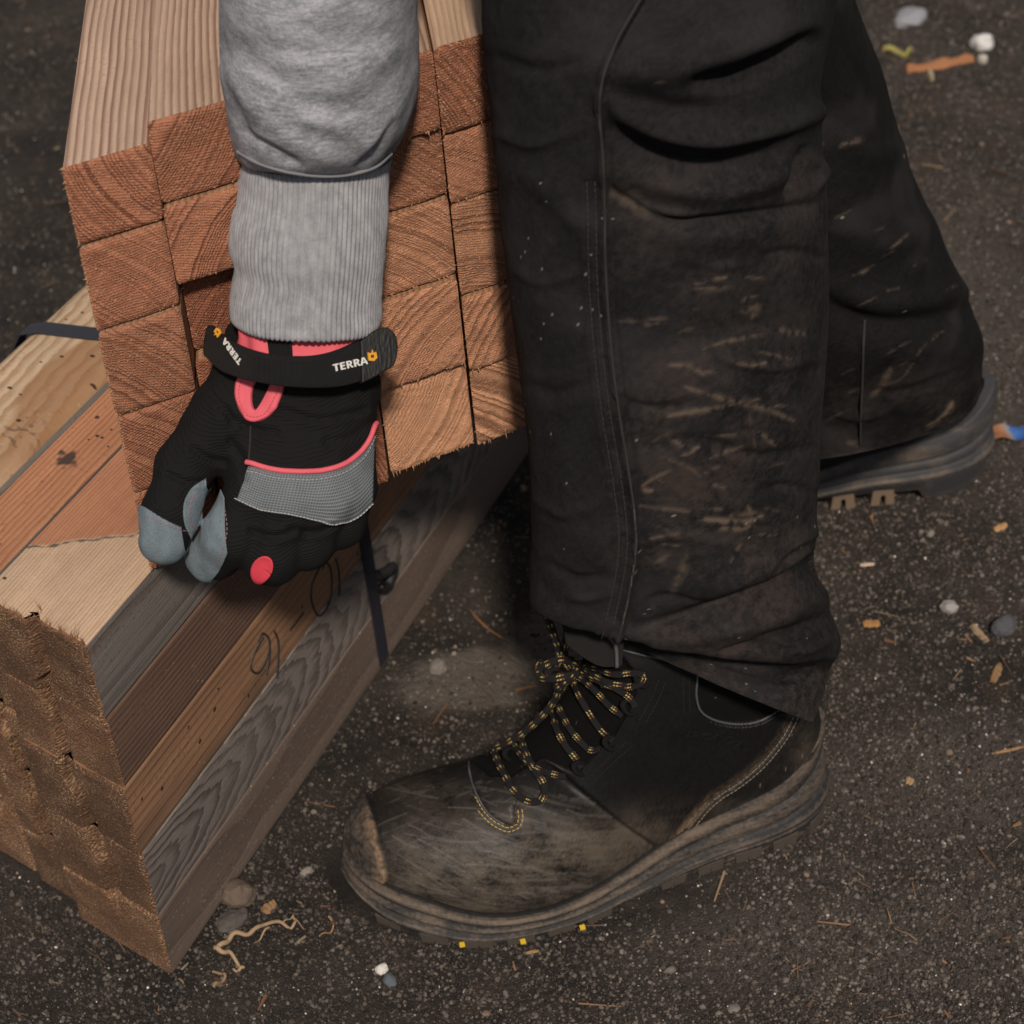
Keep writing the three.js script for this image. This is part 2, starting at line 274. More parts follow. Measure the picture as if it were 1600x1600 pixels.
function sideTile(n, o) {                                 // the long face of a beam, 0.95 m by about 50 mm
  const H = Math.floor(ATL / STRIPS), Y = n * H, SX = 0.95 / ATL, SY = 0.052 / H, R = rng(n * 77 + 5);
  const knots = (o.knots ?? []), holes = []; for (let q = 0; q < (o.holes ?? 0); q++) holes.push([R() * 0.95, R() * 0.052, 0.0005 + 0.0009 * R()]);
  for (let j = 0; j < H; j++) for (let i = 0; i < ATL; i++) {
    const l = i * SX, c_ = j * SY; let a = c_ - o.px, wob = 0.004 * fbm(l * 5 + n * 3.1, c_ * 14, n, 3) * (o.wob ?? 1), kn = 0;
    for (const [kl, kc, kr] of knots) { const d = Math.hypot((l - kl) * 0.7, c_ - kc); const e = Math.exp(-((d / kr) ** 2)); wob += e * kr * 0.9; kn = Math.max(kn, sst(kr * 0.62, kr * 0.5, d + 0.001 * n3(l * 300, c_ * 300, n))); }
    const r = Math.hypot(a, o.py + (o.tilt ?? 0) * l) + wob + (o.jag ?? 0) * fbm(l * 60, c_ * 160, n + 2, 3);
    const late = ring(r, o.w, n * 0.21 + (kn ? 0.3 : 0)), fib = n3(l * 60, c_ * 1500, n) * 0.5 + n3(l * 22, c_ * 600, n + 8) * 0.5, fine = hash2(i + n * 311, j + n) - 0.5, blot = fbm(l * 12, c_ * 50, n * 2.7, 3), blot2 = fbm(l * 3.2, c_ * 16, n * 5.7 + 2, 2);
    let c = mix3(o.light, o.dark, clamp(late * o.contrast)); c = mul3(c, 1 + 0.20 * fib + 0.14 * fine + 0.25 * blot + 0.2 * blot2);
    if (o.tint) c = mix3(c, o.tint, 0.75 * sst(0.0, 0.28, blot2 + 0.4 * blot + (o.tintAt ? o.tintAt(l, c_) : 0)));
    if (o.post) c = o.post(l, c_, c, n);
    if (kn) c = mix3(c, mul3(o.dark, 0.45), kn * 0.8);
    let hole = 0; for (const [hl, hc, hr] of holes) { const d = Math.hypot(l - hl, (c_ - hc)); if (d < hr) hole = 1; } if (hole) c = mul3(c, 0.16);
    if (o.mark) { const m = o.mark(l, c_, n); if (m > 0) c = mix3(c, [0.03, 0.026, 0.026], m); }
    const dirt = sst(0.24, 0.5, n3(l * 420, c_ * 420, n + 31) * 0.6 + 0.5 * blot) * (o.dirt ?? 0.2); c = mix3(c, [0.05, 0.04, 0.03], dirt);
    const crumb = hash2((i >> 1) + 13 * n, (j >> 1) + 7) > 1 - (o.crumbs ?? 0.001) ? 1 : 0; if (crumb) c = mix3(c, [0.5, 0.38, 0.26], 0.7);
    const k = ((Y + j) * ATL + i) * 4; for (let q = 0; q < 3; q++) sideC[k + q] = clamp(toS(c[q]), 0, 255);
    sideB[k] = sideB[k + 1] = sideB[k + 2] = clamp(128 + (o.relief ?? 40) * (late - 0.5) + 46 * fib + 26 * fine - 120 * hole + 30 * crumb + 20 * (o.sawn ? Math.sin(l * 2 * Math.PI / 0.0024 + 3 * n3(l * 30, c_ * 30, n)) : 0), 0, 255);
  }
  return (u, v) => [clamp(u / 0.95, 0.001, 0.999), (Y + 2 + clamp(v) * (H - 4)) / ATL];
}
const P_END_L = [0.47, 0.198, 0.112], P_END_D = [0.22, 0.07, 0.036];
// end tiles: 0..24 upper stack, 25..35 lower stack
const endUV = [];
{
  const R = rng(11);
  for (let n = 0; n < 25; n++) {
    const c = n % 5, r = Math.floor(n / 5), t = R(), kx = c === 4 && (r === 2) ? -0.006 : (R() < 0.5 ? -0.03 - 0.05 * R() : 0.08 + 0.05 * R()), ky = -0.02 - 0.06 * R() + (R() < 0.25 ? 0.12 : 0);
    const freshLit = c > 2 ? [0.95, 0.52, 0.5, 0.18, 0.05][r] + 0.06 : c === 0 && r === 2 ? 0.12 : 0, L0 = mix3(mix3(P_END_L, [0.42, 0.147, 0.078], t), [0.95, 0.48, 0.28], Math.max(freshLit, 0)), D0 = mix3(mix3(P_END_D, [0.16, 0.06, 0.03], t), [0.44, 0.21, 0.115], Math.max(freshLit, 0));  // right ends paler: fresh saw fuzz, plus light painted in towards the bottom row
    const tone = 0.74 + 0.42 * R(); endUV.push(endTile(n, { px: kx, py: ky, w: 0.0026 + 0.0019 * R(), light: mul3(L0, c > 2 && r < 2 ? 1.04 : tone), dark: mul3(D0, tone), contrast: 0.55 + 0.3 * R(), saw: R() * 0.8 - 0.4, sawAmp: 1, rough: c > 2 ? 1.3 : 0.4, fleck: c > 2 ? [0.78, 0.56, 0.4] : [0.6, 0.36, 0.22], split: [3, 10, 16, 23].includes(n) ? 0.15 + 0.3 * (n % 3) : 0 }));
  }
  for (let n = 25; n < 36; n++) endUV.push(endTile(n, { px: -0.04 + 0.03 * R(), py: 0.1, w: 0.004, light: mul3([0.235, 0.12, 0.064], 0.55 + 0.75 * R()), dark: [0.12, 0.058, 0.03], contrast: 0.5, saw: 0.9, sawAmp: 0.3, rough: 0.8, grain: 1, fleck: [0.48, 0.32, 0.18] }));
}
const stroke = (pl, w) => (l, c) => { const [d] = dPoly(pl, l, c); return d < w ? 1 - 0.5 * (d / w) : 0; };
const sideUV = [
  // 0-2 planed tops of the upper stack, clear straight stripes
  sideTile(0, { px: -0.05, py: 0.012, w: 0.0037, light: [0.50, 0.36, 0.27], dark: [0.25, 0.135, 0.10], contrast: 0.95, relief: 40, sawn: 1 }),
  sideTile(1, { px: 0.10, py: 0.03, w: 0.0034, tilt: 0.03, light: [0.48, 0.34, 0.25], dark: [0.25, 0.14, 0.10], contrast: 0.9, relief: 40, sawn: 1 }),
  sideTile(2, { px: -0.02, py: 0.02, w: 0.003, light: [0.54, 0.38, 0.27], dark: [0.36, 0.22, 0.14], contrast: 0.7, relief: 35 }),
  // 3-5 lower stack, top faces: waney beam, red board, pale board
  sideTile(3, { px: 0.075, py: 0.05, w: 0.0042, tilt: -0.05, light: [0.55, 0.41, 0.28], dark: [0.33, 0.19, 0.10], contrast: 0.8, relief: 45, tint: [0.30, 0.15, 0.065], tintAt: (l, c) => 0.45 * sst(0.12, 0.17, l) * sst(0.02, 0.03, c) * 1 - 0.16 - 0.3 * sst(0.18, 0.22, l), holes: 70, jag: 0.002, mark: (l, c, n) => 0.5 * sst(0.1, 0.4, n3(l * 300, c * 300, 3)) * sst(0.012, 0.004, Math.hypot((l - 0.12) * 0.5, c - 0.04)) }),
  sideTile(4, { px: 0.06, py: 0.03, w: 0.0028, light: [0.46, 0.215, 0.115], dark: [0.29, 0.11, 0.055], contrast: 0.7, holes: 90, dirt: 0.25, jag: 0.001, mark: (l, c, n) => sst(0.009, 0.004, Math.hypot((l - 0.118), (c - 0.017) * 1.1) + 0.005 * n3(l * 260, c * 260, 2)) * 0.9 }),
  sideTile(5, { px: -0.05, py: 0.04, w: 0.0013, light: [0.55, 0.395, 0.275], dark: [0.43, 0.275, 0.175], contrast: 0.7, holes: 16, relief: 55, dirt: 0.08, post: (l, c_, c, n) => { const ac = (1 - c_ / 0.052) * 0.072, d = l - 0.02 + ac * 0.23 - (0.0995 - 0.6 * ac) + 0.004 * fbm(l * 60, c_ * 60, 3, 3), m = sst(-0.001, 0.002, d); c = mix3(c, [c[0] * 0.80, c[1] * 0.50, c[2] * 0.40], m * 0.95); const k = sst(0.0028, 0.0008, Math.abs(d + 0.0012) + 0.0022 * n3(l * 240, c_ * 240, 9) + 0.0012); return mix3(c, [0.055, 0.05, 0.05], k * 0.85); } }),
  // 6-10 lower stack, the face turned to the boot: grey, dark brown, tan, grey flame, brown grey
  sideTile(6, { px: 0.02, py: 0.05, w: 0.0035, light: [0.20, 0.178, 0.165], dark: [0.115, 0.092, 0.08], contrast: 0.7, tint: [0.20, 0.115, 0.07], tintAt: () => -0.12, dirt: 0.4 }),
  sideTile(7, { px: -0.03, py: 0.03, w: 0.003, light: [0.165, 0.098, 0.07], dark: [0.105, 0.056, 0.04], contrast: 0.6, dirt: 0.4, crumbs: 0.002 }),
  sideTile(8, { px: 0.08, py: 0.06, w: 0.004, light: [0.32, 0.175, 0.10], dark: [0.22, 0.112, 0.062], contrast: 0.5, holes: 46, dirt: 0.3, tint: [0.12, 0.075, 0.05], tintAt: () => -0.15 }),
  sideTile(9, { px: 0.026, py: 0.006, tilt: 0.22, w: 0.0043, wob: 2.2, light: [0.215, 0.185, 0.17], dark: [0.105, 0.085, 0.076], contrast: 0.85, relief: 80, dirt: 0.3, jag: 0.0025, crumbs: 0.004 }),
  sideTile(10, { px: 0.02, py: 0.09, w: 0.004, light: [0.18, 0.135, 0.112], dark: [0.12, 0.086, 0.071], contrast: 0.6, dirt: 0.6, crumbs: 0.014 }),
  // 11-13 plain sides
  sideTile(11, { px: 0.1, py: 0.02, w: 0.003, light: [0.42, 0.24, 0.14], dark: [0.25, 0.12, 0.065], contrast: 0.8, sawn: 1 }),
  sideTile(12, { px: -0.06, py: 0.05, w: 0.0034, light: [0.40, 0.22, 0.13], dark: [0.22, 0.11, 0.06], contrast: 0.8, sawn: 1 }),
  sideTile(13, { px: 0.03, py: 0.05, w: 0.003, light: [0.36, 0.2, 0.115], dark: [0.2, 0.095, 0.05], contrast: 0.7 }),
];
const atlas = (d, srgb) => { const t = new THREE.DataTexture(d, ATL, ATL); t.magFilter = THREE.LinearFilter; t.minFilter = THREE.LinearMipmapLinearFilter; t.generateMipmaps = true; if (srgb) t.colorSpace = THREE.SRGBColorSpace; t.needsUpdate = true; return t; };
const woodEnd = std({ map: atlas(endC, true), bumpMap: atlas(endB, false), bumpScale: 0.0022, roughness: 0.85 });
const woodSide = std({ map: atlas(sideC, true), bumpMap: atlas(sideB, false), bumpScale: 0.0011, roughness: 0.75 });
const splinterMat = std({ color: lin(0.40, 0.215, 0.118), roughness: 0.85 }), splinterDark = std({ color: lin(0.30, 0.165, 0.085), roughness: 0.9 });

// a squared beam: O = lower corner of the end face, e = along the end face (width w), y up (height h), L = along the beam
function beam(name, O, e, w, h, L, len, o) {
  const R = rng(o.seed), rad = o.rad ?? [0.0028, 0.0028, 0.0028, 0.0028], corners = [[0, 0], [w, 0], [w, h], [0, h]], prof = [], side = [];
  const dirs = [[1, 0], [0, 1], [-1, 0], [0, -1]];
  for (let c = 0; c < 4; c++) {                           // round the corners; 14 points along each side
    const r = rad[c], [x, y] = corners[c], d0 = dirs[(c + 3) % 4], d1 = dirs[c], n = r > 0.005 ? 9 : 3;
    for (let k = 0; k <= n; k++) { const t = k / n * Math.PI / 2, a = 1 - Math.sin(t), b = 1 - Math.cos(t); prof.push([x - d0[0] * r * a + d1[0] * r * b, y - d0[1] * r * a + d1[1] * r * b]); side.push(k <= n / 2 ? (c + 3) % 4 : c); }
    const nc = corners[(c + 1) % 4], r2 = rad[(c + 1) % 4], sl = Math.hypot(nc[0] - x, nc[1] - y) - r - r2;
    for (let k = 1; k < 14; k++) { prof.push([x + d1[0] * (r + sl * k / 14), y + d1[1] * (r + sl * k / 14)]); side.push(c); }
  }
  const N = prof.length, bow = o.bow ?? 0, lean = o.lean ?? 0;
  const P = (x, y, l) => V(O.x + e.x * x + lean * (y + O.y - 0.25) * e.x + L.x * l, O.y + y + bow * Math.sin(l * 5 + o.seed), O.z + e.z * x + lean * (y + O.y - 0.25) * e.z + L.z * l);
  // the end: rings of points from the rim to the middle, roughened by the saw
  const rough = (x, y, rim) => (o.rough ?? 0.0006) * (fbm(x * 70 + o.seed * 3, y * 70, o.seed, 3) * 2 + 0.8 * n3(x * 480, y * 480, o.seed)) + (o.edge ?? 0.0012) * Math.exp(-((Math.max(0, Math.min(x, w - x, y, h - y)) / 0.0011) ** 2)) + (o.cut ? o.cut(x, y) : 0);
  const GN = o.fine ?? 36, ep = [], eu = [], ei = [];
  for (let j = 0; j <= GN; j++) for (let i = 0; i <= GN; i++) {
    const ease = (t) => 0.5 + 0.5 * Math.sign(t - 0.5) * Math.pow(Math.abs(2 * t - 1), 0.8); let x = w * ease(i / GN), y = h * ease(j / GN);
    for (let c = 0; c < 4; c++) { const r = rad[c], cx = corners[c][0] ? w - r : r, cy = corners[c][1] ? h - r : r, dx = (x - cx) * (corners[c][0] ? 1 : -1), dy = (y - cy) * (corners[c][1] ? 1 : -1); if (dx > 0 && dy > 0) { const l = Math.hypot(dx, dy), m = Math.max(dx, dy); if (l > 0) { const k = m / l; x = cx + (x - cx) * k; y = cy + (y - cy) * k; } } }
    const p = P(x, y, rough(x, y)); ep.push(p.x, p.y, p.z); const uv = o.end(x / Math.max(0.054, w), y / 0.054); eu.push(uv[0], uv[1]);
  }
  for (let j = 0; j < GN; j++) for (let i = 0; i < GN; i++) { const a = j * (GN + 1) + i, b = a + 1, c = a + GN + 1, d = c + 1; ei.push(a, b, c, b, d, c); }
  const eg = new THREE.BufferGeometry(); eg.setAttribute('position', new THREE.Float32BufferAttribute(ep, 3)); eg.setAttribute('uv', new THREE.Float32BufferAttribute(eu, 2)); eg.setIndex(ei); eg.computeVertexNormals();
  // the four long faces
  const geos = []; const ST = [0, 0.004, 0.012, 0.03, 0.06, 0.1, 0.15, 0.2, 0.3, 0.4, 0.55, 0.7, 0.85, 1].map((t) => t * len);
  for (let s = 0; s < 4; s++) {
    const ks = []; for (let k = 0; k < N; k++) if (side[k] === s) ks.push(k);
    ks.sort((a, b) => { const d = dirs[s]; return (prof[a][0] - prof[b][0]) * d[0] + (prof[a][1] - prof[b][1]) * d[1]; });
    const last = ks[ks.length - 1], nx = (last + 1) % N; ks.push(nx);
    const fp = [], fu = [], fi = [], M = ks.length, span = s % 2 ? h : w;
    for (let q = 0; q < ST.length; q++) for (let k = 0; k < M; k++) {
      const [x, y] = prof[ks[k]], l = ST[q] + (q === 0 ? rough(x, y, true) : 0), p = P(x, y, l); fp.push(p.x, p.y, p.z);
      const d = dirs[s], v = s === 0 ? x / 0.052 : s === 1 ? y / 0.052 : s === 2 ? (w - x) / Math.max(w, 0.052) : (h - y) / 0.052, uv = o.sides[s](l + (o.uoff?.[s] ?? 0.01), clamp(v)); fu.push(uv[0], uv[1]);
    }
    for (let q = 0; q < ST.length - 1; q++) for (let k = 0; k < M - 1; k++) { const a = q * M + k, b = a + 1, c = a + M, d = c + 1; fi.push(a, c, b, b, c, d); }
    const g = new THREE.BufferGeometry(); g.setAttribute('position', new THREE.Float32BufferAttribute(fp, 3)); g.setAttribute('uv', new THREE.Float32BufferAttribute(fu, 2)); g.setIndex(fi); g.computeVertexNormals(); geos.push(g);
  }
  // far end
  { const fp = [], fu = [], fi = []; for (let k = 0; k < N; k++) { const p = P(prof[k][0], prof[k][1], len); fp.push(p.x, p.y, p.z); fu.push(...o.sides[0](0.5, 0.5)); } for (let k = 1; k < N - 1; k++) fi.push(0, k + 1, k); const g = new THREE.BufferGeometry(); g.setAttribute('position', new THREE.Float32BufferAttribute(fp, 3)); g.setAttribute('uv', new THREE.Float32BufferAttribute(fu, 2)); g.setIndex(fi); g.computeVertexNormals(); geos.push(g); }
  const body = mesh(name, mergeGeometries(geos), woodSide);
  mesh('sawn_end', eg, woodEnd, body);
  if (o.fray || o.fuzz) {                                           // torn fibres hanging from the rim of the cut
    const pts = [], tri = (a, b, c) => pts.push(a.x, a.y, a.z, b.x, b.y, b.z, c.x, c.y, c.z), out = L.clone().negate();
    for (const [s, per, size] of o.fray ?? []) {
      const span = s % 2 ? h : w, m = Math.round(per * span * 1000);
      for (let q = 0; q < m; q++) {
        const t = R() * span, d = dirs[s], c0 = corners[s], x = c0[0] + d[0] * t, y = c0[1] + d[1] * t, nx = d[1], ny = -d[0];
        const a = P(x - nx * 0.0008, y - ny * 0.0008, 0.0006 + 0.6 * (o.edge ?? 0) + (o.cut ? o.cut(x, y) : 0)), hl = size * (0.25 + 1.5 * R() * R()), wd = 0.00025 + 0.0005 * R();
        const dir = e.clone().multiplyScalar(nx * (0.5 + R())).add(V(0, ny * (0.5 + R()), 0)).addScaledVector(out, (o.outward ?? 0.3) + (o.outward ?? 0.9) * R()).add(V(R() - 0.5, R() - 0.5, R() - 0.5).multiplyScalar(0.9)).normalize();
        const sd = e.clone().multiplyScalar(d[0]).add(V(0, d[1], 0)).multiplyScalar(wd), tip = a.clone().addScaledVector(dir, hl), up = V().crossVectors(dir, sd).normalize().multiplyScalar(wd * 0.7);
        const b = a.clone().add(sd), c = a.clone().sub(sd), u = a.clone().add(up); tri(b, u, tip); tri(u, c, tip); tri(c, b, tip);
      }
    }
    const g = new THREE.BufferGeometry(); g.setAttribute('position', new THREE.Float32BufferAttribute(pts, 3)); g.computeVertexNormals();
    const fm = mesh('frayed_fibres', g, o.dark ? splinterDark : splinterMat, body); fm.userData.kind = 'stuff';
  }
  return body;
}
// --- lower stack, strapped, lying on the ground
const LB = V(-0.2078, 0, -0.689), LDIR = V(Math.cos(64.5 * Math.PI / 180), 0, -Math.sin(64.5 * Math.PI / 180));
const LEND = V(Math.cos(141.5 * Math.PI / 180), 0, -Math.sin(141.5 * Math.PI / 180)), SK = Math.sin((141.5 - 64.5) * Math.PI / 180);
{
  const cols = [[0, 0.072, 'first'], [0.0728, 0.1105, 'second'], [0.115, 0.197, 'third']], rows = [[0.0, 0.0485], [0.0492, 0.0985], [0.0992, 0.1485], [0.1492, 0.1975], [0.1982, 0.248]];
  const R = rng(5), rowName = ['bottom', 'second from the bottom', 'middle', 'second from the top', 'top'];
  for (let c = 0; c < 3; c++) for (let r = 0; r < 5; r++) {
    const [a, b] = cols[c], [y0, y1] = rows[r], w = (b - a) / SK - 0.0006, O = LB.clone().addScaledVector(LEND, a / SK).addScaledVector(LDIR, c * 0.002 + (R() - 0.5) * 0.003 + (c === 0 ? 0 : 0.006)).setY(y0);
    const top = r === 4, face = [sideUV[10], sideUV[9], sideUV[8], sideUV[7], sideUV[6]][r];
    // saw steps across the rough end
    const cut = (x, y) => { const Y = y0 + y, step = 0.005 * sst(0.212, 0.205, Y) - 0.006 * sst(0.135, 0.128, Y) - 0.003 * sst(0.085, 0.07, Y), g = x - (c === 0 ? 0.036 : 0.021) - step - 0.0015 * n3(Y * 40, c, 2), w0 = Y < 0.11 && Y > 0.045 ? 1.7 : 1; return 0.0075 * Math.exp(-((g / (0.0022 * w0)) ** 2)) * sst(0.03, 0.06, Y) + 0.0015 - 0.003 * sst(-0.003, 0.003, g) * sst(0.01, 0.06, Y) + 0.0003 * fbm(x * 45, Y * 30, c + 7, 3); const d = 0; return (g > 0 ? 0.004 : 0) - 0.0025 * Math.exp(-((g / 0.004) ** 2)) * (g > 0 ? 1 : 0.2) + 0.013 * Math.exp(-(((g - 0.0035) / 0.0024) ** 2)) * (c === 0 ? sst(0.004, 0.02, y + 0.012 * n3(y * 30, r, 3)) : 1) + 0.0016 * n3(x * 120, (y + y0) * 60, 7 + c); };
    const lower = c === 2 && top, m = beam('squared_timber', O, LEND, w, y1 - y0, LDIR, 1.25, {
      seed: 40 + c * 7 + r, rad: lower ? [0.002, 0.002, 0.02, 0.012] : [0.0016, 0.0016, 0.0016, 0.0016], rough: 0.00035, fine: 84, edge: 0.0018, fuzz: 1500, cut, end: endUV[25 + (c * 5 + r) % 11],
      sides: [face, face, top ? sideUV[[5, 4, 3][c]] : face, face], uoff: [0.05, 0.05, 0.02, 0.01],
      fray: top ? [[2, c < 2 ? 3.6 : 1.5, 0.0070], [0, 0.6, 0.002], [3, 1.2, 0.0022]] : [[3, 1.0, 0.002], [0, 0.8, 0.0025], [2, 0.8, 0.0022]], dark: !top, outward: 0.25,
    });
    const where = ['against the side that faces the boot', 'middle column', 'far left column'][c];
    let label = `rough timber, ${rowName[r]} row, ${where}, of the low strapped stack`;
    if (top) label = ['pale timber on the low strapped stack, nearest the boot, frayed at its end', 'reddish timber on the low strapped stack, between the pale one and the rounded one', 'round edged timber with brown stain at the far left of the low strapped stack'][c];
    else if (c === 0) label = ['dirty brown grey timber lying on the ground under the low strapped stack, facing the boot', 'grey timber with wavy flame grain, second from the ground, facing the boot', 'tan timber with handwriting, middle of the low stack side facing the boot', 'dark brown timber just above the tan timber with handwriting'][r];
    tag(m, label, 'timber', 'timbers of the low strapped stack');
    if (c === 0 && r === 2) {                             // pen writing on the face turned to the boot
      const onSide = (px, py) => { const rr = ray(px, py), nn = V(-LDIR.z, 0, LDIR.x), O2 = LB.clone().addScaledVector(nn, 0.0002); const t = O2.clone().sub(EYE).dot(nn) / rr.dot(nn); return EYE.clone().addScaledVector(rr, t); };
      const S = [[[412, 995], [397, 1022], [392, 1045], [402, 1052], [415, 1032], [420, 998], [410, 990], [403, 1003]], [[420, 998], [421, 1022], [416, 1055]], [[428, 985], [434, 1000], [433, 1060]], [[453, 985], [474, 958]], [[500, 884], [487, 915], [487, 940], [498, 962], [511, 950], [518, 920], [515, 885], [506, 876], [497, 890]], [[524, 872], [529, 890], [530, 930]]];
      const geos = S.map((pl) => tubeAlong(smooth(pl, 4).map(([x, y]) => onSide(x, y)), 0.00072, 5));
      mesh('handwriting', mergeGeometries(geos), std({ color: lin(0.035, 0.03, 0.03), roughness: 0.6 }), m);
    }
  }
  // steel strap round the stack
  const nn = V(-LDIR.z, 0, LDIR.x).normalize(), path = [], top = 0.2488;
  const pt = (across, y, along) => LB.clone().addScaledVector(LEND, across / SK).addScaledVector(LDIR, along - across / SK * Math.cos(77 * Math.PI / 180)).setY(y);
  path.push(pt(-0.0008, 0.004, 0.272), pt(-0.0013, 0.06, 0.269), pt(-0.001, 0.12, 0.267), pt(-0.001, 0.2, 0.266), pt(-0.0012, 0.246, 0.265), pt(0.0012, top + 0.0002, 0.264), pt(0.04, top, 0.258), pt(0.1, top, 0.247), pt(0.15, top + 0.0002, 0.238), pt(0.183, top + 0.0002, 0.234), pt(0.193, top - 0.002, 0.232), pt(0.199, top - 0.012, 0.231), pt(0.2, 0.2, 0.231), pt(0.2, 0.1, 0.232), pt(0.2, 0.004, 0.233));
  const pos = [], idx = [], hw = 0.0062, th = 0.0007; 
  path.forEach((p, i) => { const a = path[Math.max(i - 1, 0)], b = path[Math.min(i + 1, path.length - 1)], t = b.clone().sub(a).normalize(), n = V().crossVectors(LDIR, t).normalize(); for (const [s, q] of [[-1, 0], [1, 0], [1, 1], [-1, 1]]) { const v = p.clone().addScaledVector(LDIR, s * hw).addScaledVector(n, (q ? 1 : -0.2) * th * -1); pos.push(v.x, v.y, v.z); } });
  for (let i = 0; i < path.length - 1; i++) for (let k = 0; k < 4; k++) { const a = i * 4 + k, b = i * 4 + (k + 1) % 4; idx.push(a, b, a + 4, b, b + 4, a + 4); }
  let g = new THREE.BufferGeometry(); g.setAttribute('position', new THREE.Float32BufferAttribute(pos, 3)); g.setIndex(idx); g = g.toNonIndexed(); g.computeVertexNormals();
  const st = mesh('strap', g, std({ color: lin(0.028, 0.03, 0.042), roughness: 0.42, metalness: 0.0 }));
  tag(st, 'flat dark strap wound across the low stack of timber', 'strap');
  const kn = [pt(-0.004, 0.078, 0.272), pt(-0.006, 0.074, 0.283), pt(-0.004, 0.069, 0.292), pt(-0.003, 0.06, 0.284), pt(-0.004, 0.066, 0.274)];
  mesh('buckle', tubeAlong(kn, 0.0036, 7, 30), std({ color: lin(0.02, 0.02, 0.022), roughness: 0.6 }), st);
}
// --- upper stack lying across it
const UA = V(-0.18124, 0.2505, -0.74195), UE = V(Math.cos(27 * Math.PI / 180), 0, -Math.sin(27 * Math.PI / 180)), UDIR = V(Math.cos(94.4 * Math.PI / 180), 0, -Math.sin(94.4 * Math.PI / 180));
{
  const cols = [[0.000, 0.0408, [0.2505, 0.2965, 0.3425, 0.3895, 0.4335, 0.4725]], [0.0416, 0.0838, [0.2505, 0.3035, 0.3525, 0.3985, 0.4395, 0.4805]], [0.0846, 0.1336, [0.2505, 0.30, 0.348, 0.395, 0.44, 0.482]], [0.1344, 0.1846, [0.2505, 0.304, 0.356, 0.4, 0.4375, 0.479]], [0.1858, 0.236, [0.2505, 0.2985, 0.343, 0.396, 0.4345, 0.4795]]];
  const cn = ['left edge', 'second', 'middle', 'fourth', 'right edge'], rn = ['bottom', 'second lowest', 'middle', 'second highest', 'top'], R = rng(21);
  for (let c = 0; c < 5; c++) for (let r = 0; r < 5; r++) {
    const [a, b, ys] = cols[c], y0 = ys[r] + (r ? 0.0015 : 0), h = ys[r + 1] - y0;
    let back = (R() - 0.5) * 0.007; if (c === 1 && r === 2) back = 0.016; if (c === 1 && r === 1) back = 0.009; if (c === 0) back -= 0.001; if (c === 4 && r > 0) back -= 0.001;
    const O = UA.clone().addScaledVector(UE, a).addScaledVector(UDIR, back).setY(y0), right = c > 2, top = r === 4;
    const m = beam('squared_timber', O, UE, b - a - 0.0007, h, UDIR, 1.05, {
      seed: 100 + c * 5 + r, lean: -0.028 * (c / 4) , rough: right ? 0.0011 : 0.0007, end: endUV[(r * 5 + c) % 25],
      sides: [sideUV[11], sideUV[12], top ? sideUV[[0, 1, 0, 1, 2][c]] : sideUV[11], sideUV[12 + (r % 2)]], uoff: [0.05 + 0.02 * r, 0.03 * c, 0.01, 0.03 * r],
      fray: right ? [[0, r ? 0.25 : 0.7, 0.0024], [3, 0.5, 0.0018], [1, 0.2, 0.0012]] : [[3, c === 0 ? 1.2 : 0.3, 0.0018], [0, 0.5, 0.0009]],
    });
    const vis = c === 2 ? 'behind the sleeve' : '';
    tag(m, `brown timber, ${rn[r]} one in the ${cn[c]} column of the upper stack`, 'timber', 'timbers of the upper stack');
  }
}
// ------------------------------------------------------------------ the person: trousers, sweatshirt, glove and boots
const person = new THREE.Group(); person.name = numbered('person'); scene.add(person);
person.position.set(0.1, 0, -0.85);
tag(person, 'person in dusty black work trousers and grey sweatshirt bending to lift the timber stack', 'person');
const onPerson = (name, geo, mat, parent = person) => { if (parent === person) geo.translate(-0.1, 0, 0.85); else geo.translate(-0.1, 0, 0.85); return mesh(name, geo, mat, parent); };

const onFine = (...a) => { const m = onPerson(...a); m.userData.kind = 'stuff'; return m; };

// fabrics
const twill = tex(256, 256, (i, j, o) => { const s = Math.sin((i + j) * Math.PI * 2 / 8), w = Math.sin(i * Math.PI * 2 / 4) * 0.3; o[0] = o[1] = o[2] = 128 + 52 * s + 20 * w + 50 * (hash2(i, j) - 0.5); }, false, true);
const knit = tex(256, 256, (i, j, o) => { const a = Math.abs(Math.sin(i * Math.PI / 8)), b = Math.sin((j + 6 * a) * Math.PI * 2 / 12) * 0.4; o[0] = o[1] = o[2] = 90 + 70 * a + 30 * b + 55 * (hash2(i, j) - 0.5); }, false, true);
const ribBump = tex(64, 256, (i, j, o) => { const s = Math.sin(j * Math.PI * 2 / 16); o[0] = o[1] = o[2] = 128 + 80 * s + 30 * (hash2(i, j) - 0.5); }, false, true);
const leatherBump = tex(512, 512, (i, j, o) => { const u = i / 512 * 6.2832, v = j / 512 * 6.2832; const q = fbm(Math.cos(u) * 14 + 3, Math.sin(u) * 14 + Math.cos(v) * 14, Math.sin(v) * 14, 3), b = hash2(i, j); o[0] = o[1] = o[2] = 128 + 110 * Math.abs(q) + 24 * (b - 0.5); }, false, true);
const phys = (o) => new THREE.MeshPhysicalMaterial({ roughness: 0.9, ...o });
const trouserMat = phys({ vertexColors: true, roughness: 0.92, specularIntensity: 0.35, bumpMap: rep(twill, 26, 26), bumpScale: 0.0009 });

